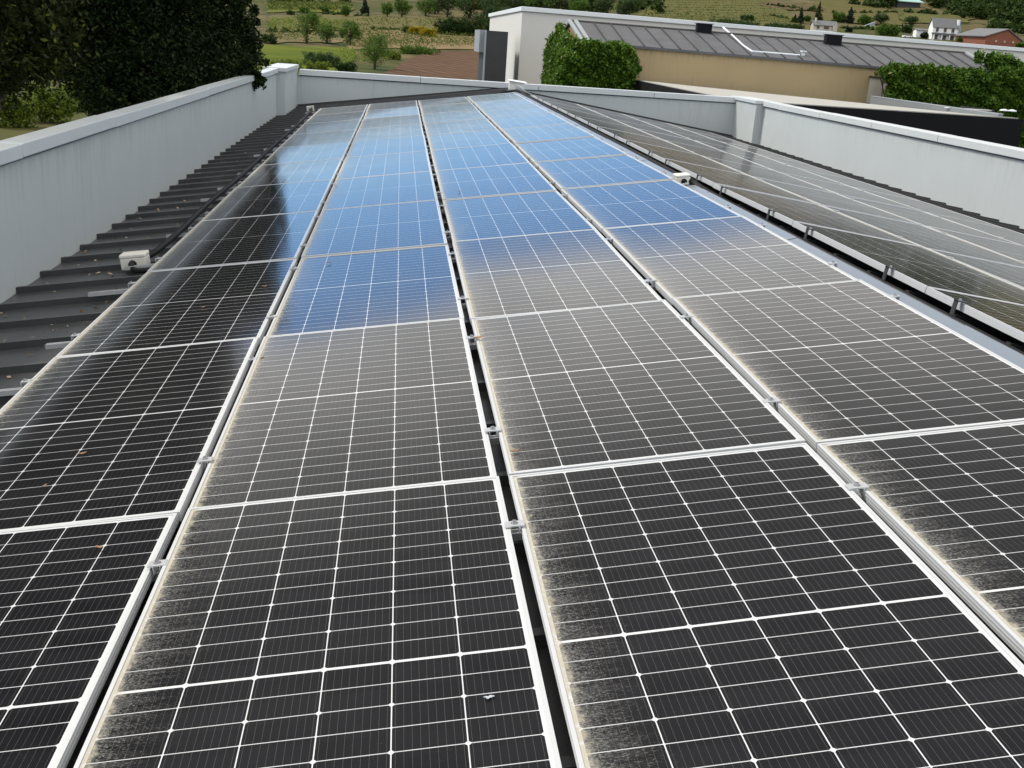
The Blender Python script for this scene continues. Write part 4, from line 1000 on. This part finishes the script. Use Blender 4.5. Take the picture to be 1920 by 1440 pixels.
# stone ruin
g = ground(1622, 52); s = mpp(g); f = frame2(g, (1, .1)); ru = tag(empty('stone_ruin'), 'roofless grey stone ruin among shrubs on the hill', 'ruin')
m = MB(); m.hexa([f(0, 0, g[2] - 1), f(19 * s, 0, g[2] - 1), f(19 * s, 1.2, g[2] - 1), f(0, 1.2, g[2] - 1)], [f(0, 0, g[2] + 4 * s), f(19 * s, 0, g[2] + 12 * s), f(19 * s, 1.2, g[2] + 12 * s), f(0, 1.2, g[2] + 4 * s)]); m.build('wall', M['greyclad'], ru)
m = MB(); m.box(17 * s, 19 * s, 1.22, 10 * s, g[2] - 1, g[2] + 9 * s, f); m.build('side_wall', M['stone'], ru)
# brick barn: its gable end faces the camera
gb_ = ground(1846, 86); s = mpp(gb_); ba = tag(empty('brick_barn'), 'red brick barn with grey gable roof at the right picture edge', 'barn')
f = frame2(gb_, (1, -.12)); W = 68 * s; D = 70 * s; H = 17 * s; RH = 13 * s; z = gb_[2]
prof = [(0, -3), (W, -3), (W, H * .70), (W * .56, H + RH), (0, H)]
m = MB(); m.hexa([f(a, 0, z + b) for a, b in prof], [f(a - 30 * s, D, z + b) for a, b in prof]); m.build('wall', M['brick'], ba)
m = MB()
for (a, b) in (((-3 * s, H - 1.2 * s), (W * .56, H + RH + .2)), ((W + 3 * s, H * .70 - 1.2 * s), (W * .56, H + RH + .2))):
    bb = [f(a[0], -.6, z + a[1] + .1), f(b[0], -.6, z + b[1] + .1), f(b[0] - 30 * s, D, z + b[1] + .1), f(a[0] - 30 * s, D, z + a[1] + .1)]
    m.hexa(bb, [(p[0], p[1], p[2] + .35) for p in bb])
m.build('roof', M['houseroof'], ba)
for q in (18, 34, 50): m = MB(); m.box(q * s, (q + 3) * s, -.25, .01, z + 8 * s, z + 11.5 * s, f); m.build('vent', M['stone'], ba)
gl = ground(1818, 82); fl_ = frame2(gl, (1, -.05)); m = MB(); m.box(0, 28 * s, .5, 8 * s, gl[2] - 2, gl[2] + 7 * s, fl_); m.build('lean_to', M['greyclad'], ba)
# white pergola
g = ground(1806, 74); s = mpp(g); f = frame2(g, (1, 0)); pe = tag(empty('pergola'), 'white awning roofed pergola between white house and brick barn', 'pergola')
m = MB(); m.hexa([f(0, 0, g[2] + 6 * s), f(16 * s, 0, g[2] + 6.5 * s), f(18 * s, 8 * s, g[2] + 12 * s), f(2 * s, 8 * s, g[2] + 12 * s)], [f(0, 0, g[2] + 6.5 * s), f(16 * s, 0, g[2] + 7 * s), f(18 * s, 8 * s, g[2] + 12.5 * s), f(2 * s, 8 * s, g[2] + 12.5 * s)]); m.build('roof', M['car'], pe)
for a, b in ((1, .5), (15, .5), (3, 7.5), (16.5, 7.5)): m = MB(); m.box(a * s, (a + .5) * s, b * s, (b + .5) * s, g[2] - .5, g[2] + 6.3 * s, f); m.build('post', M['whitecap'], pe)
# teal roofed shed at the top edge
g = ground(1682, 14); s = mpp(g); f = frame2(g, (1, .02)); te = tag(empty('teal_shed'), 'long shed with teal metal roof at the top picture edge', 'shed')
m = MB(); m.box(2 * s, 48 * s, 2, 22 * s, g[2] - 2, g[2] + 11 * s, f); m.build('wall', M['slab'], te)
m = MB(); bb = [f(0, 0, g[2] + 11.2 * s), f(52 * s, 0, g[2] + 11.2 * s), f(52 * s, 24 * s, g[2] + 17 * s), f(0, 24 * s, g[2] + 17 * s)]; m.hexa(bb, [(p[0], p[1], p[2] + .4) for p in bb]); m.build('roof', M['teal'], te)
# two parked white cars
def car(x, yb, w, label, rot):
    g = ground(x, yb); s = mpp(g); k = w * s / 4.3; o = empty('parked_car', g); o.rotation_euler.z = rot; o.scale = (k, k, k); tag(o, label, 'car', 'white cars parked by the white house')
    m = MB(); P = [(-2.1, .3), (2.1, .3), (2.15, .65), (2.0, .88), (1.1, .98), (-1.8, 1.0), (-2.15, .8)]
    m.hexa([(a, -.85, b) for a, b in P], [(a, .85, b) for a, b in P]); bevel(m.build('body', M['car'], o), .06)
    P = [(-1.7, .99), (1.05, .97), (.35, 1.45), (-1.2, 1.47)]
    m = MB(); m.hexa([(a, -.76, b) for a, b in P], [(a, .76, b) for a, b in P]); m.build('cabin_glass', M['carglass'], o)
    m = MB(); m.box(-1.15, .32, -.7, .7, 1.46, 1.50); m.build('roof', M['car'], o)
    for a in (-1.35, 1.35):
        for b in (-.80, .80):
            m = MB(); m.tube([(a, b - .1, .32), (a, b + .1, .32)], .32, 14); m.build('wheel', M['black'], o)
car(1700, 71, 17, 'pale parked car, right of the pair beside the white shed', .05)
car(1684, 76, 15, 'pale parked car half hidden behind white coping, left of the pair', .1)
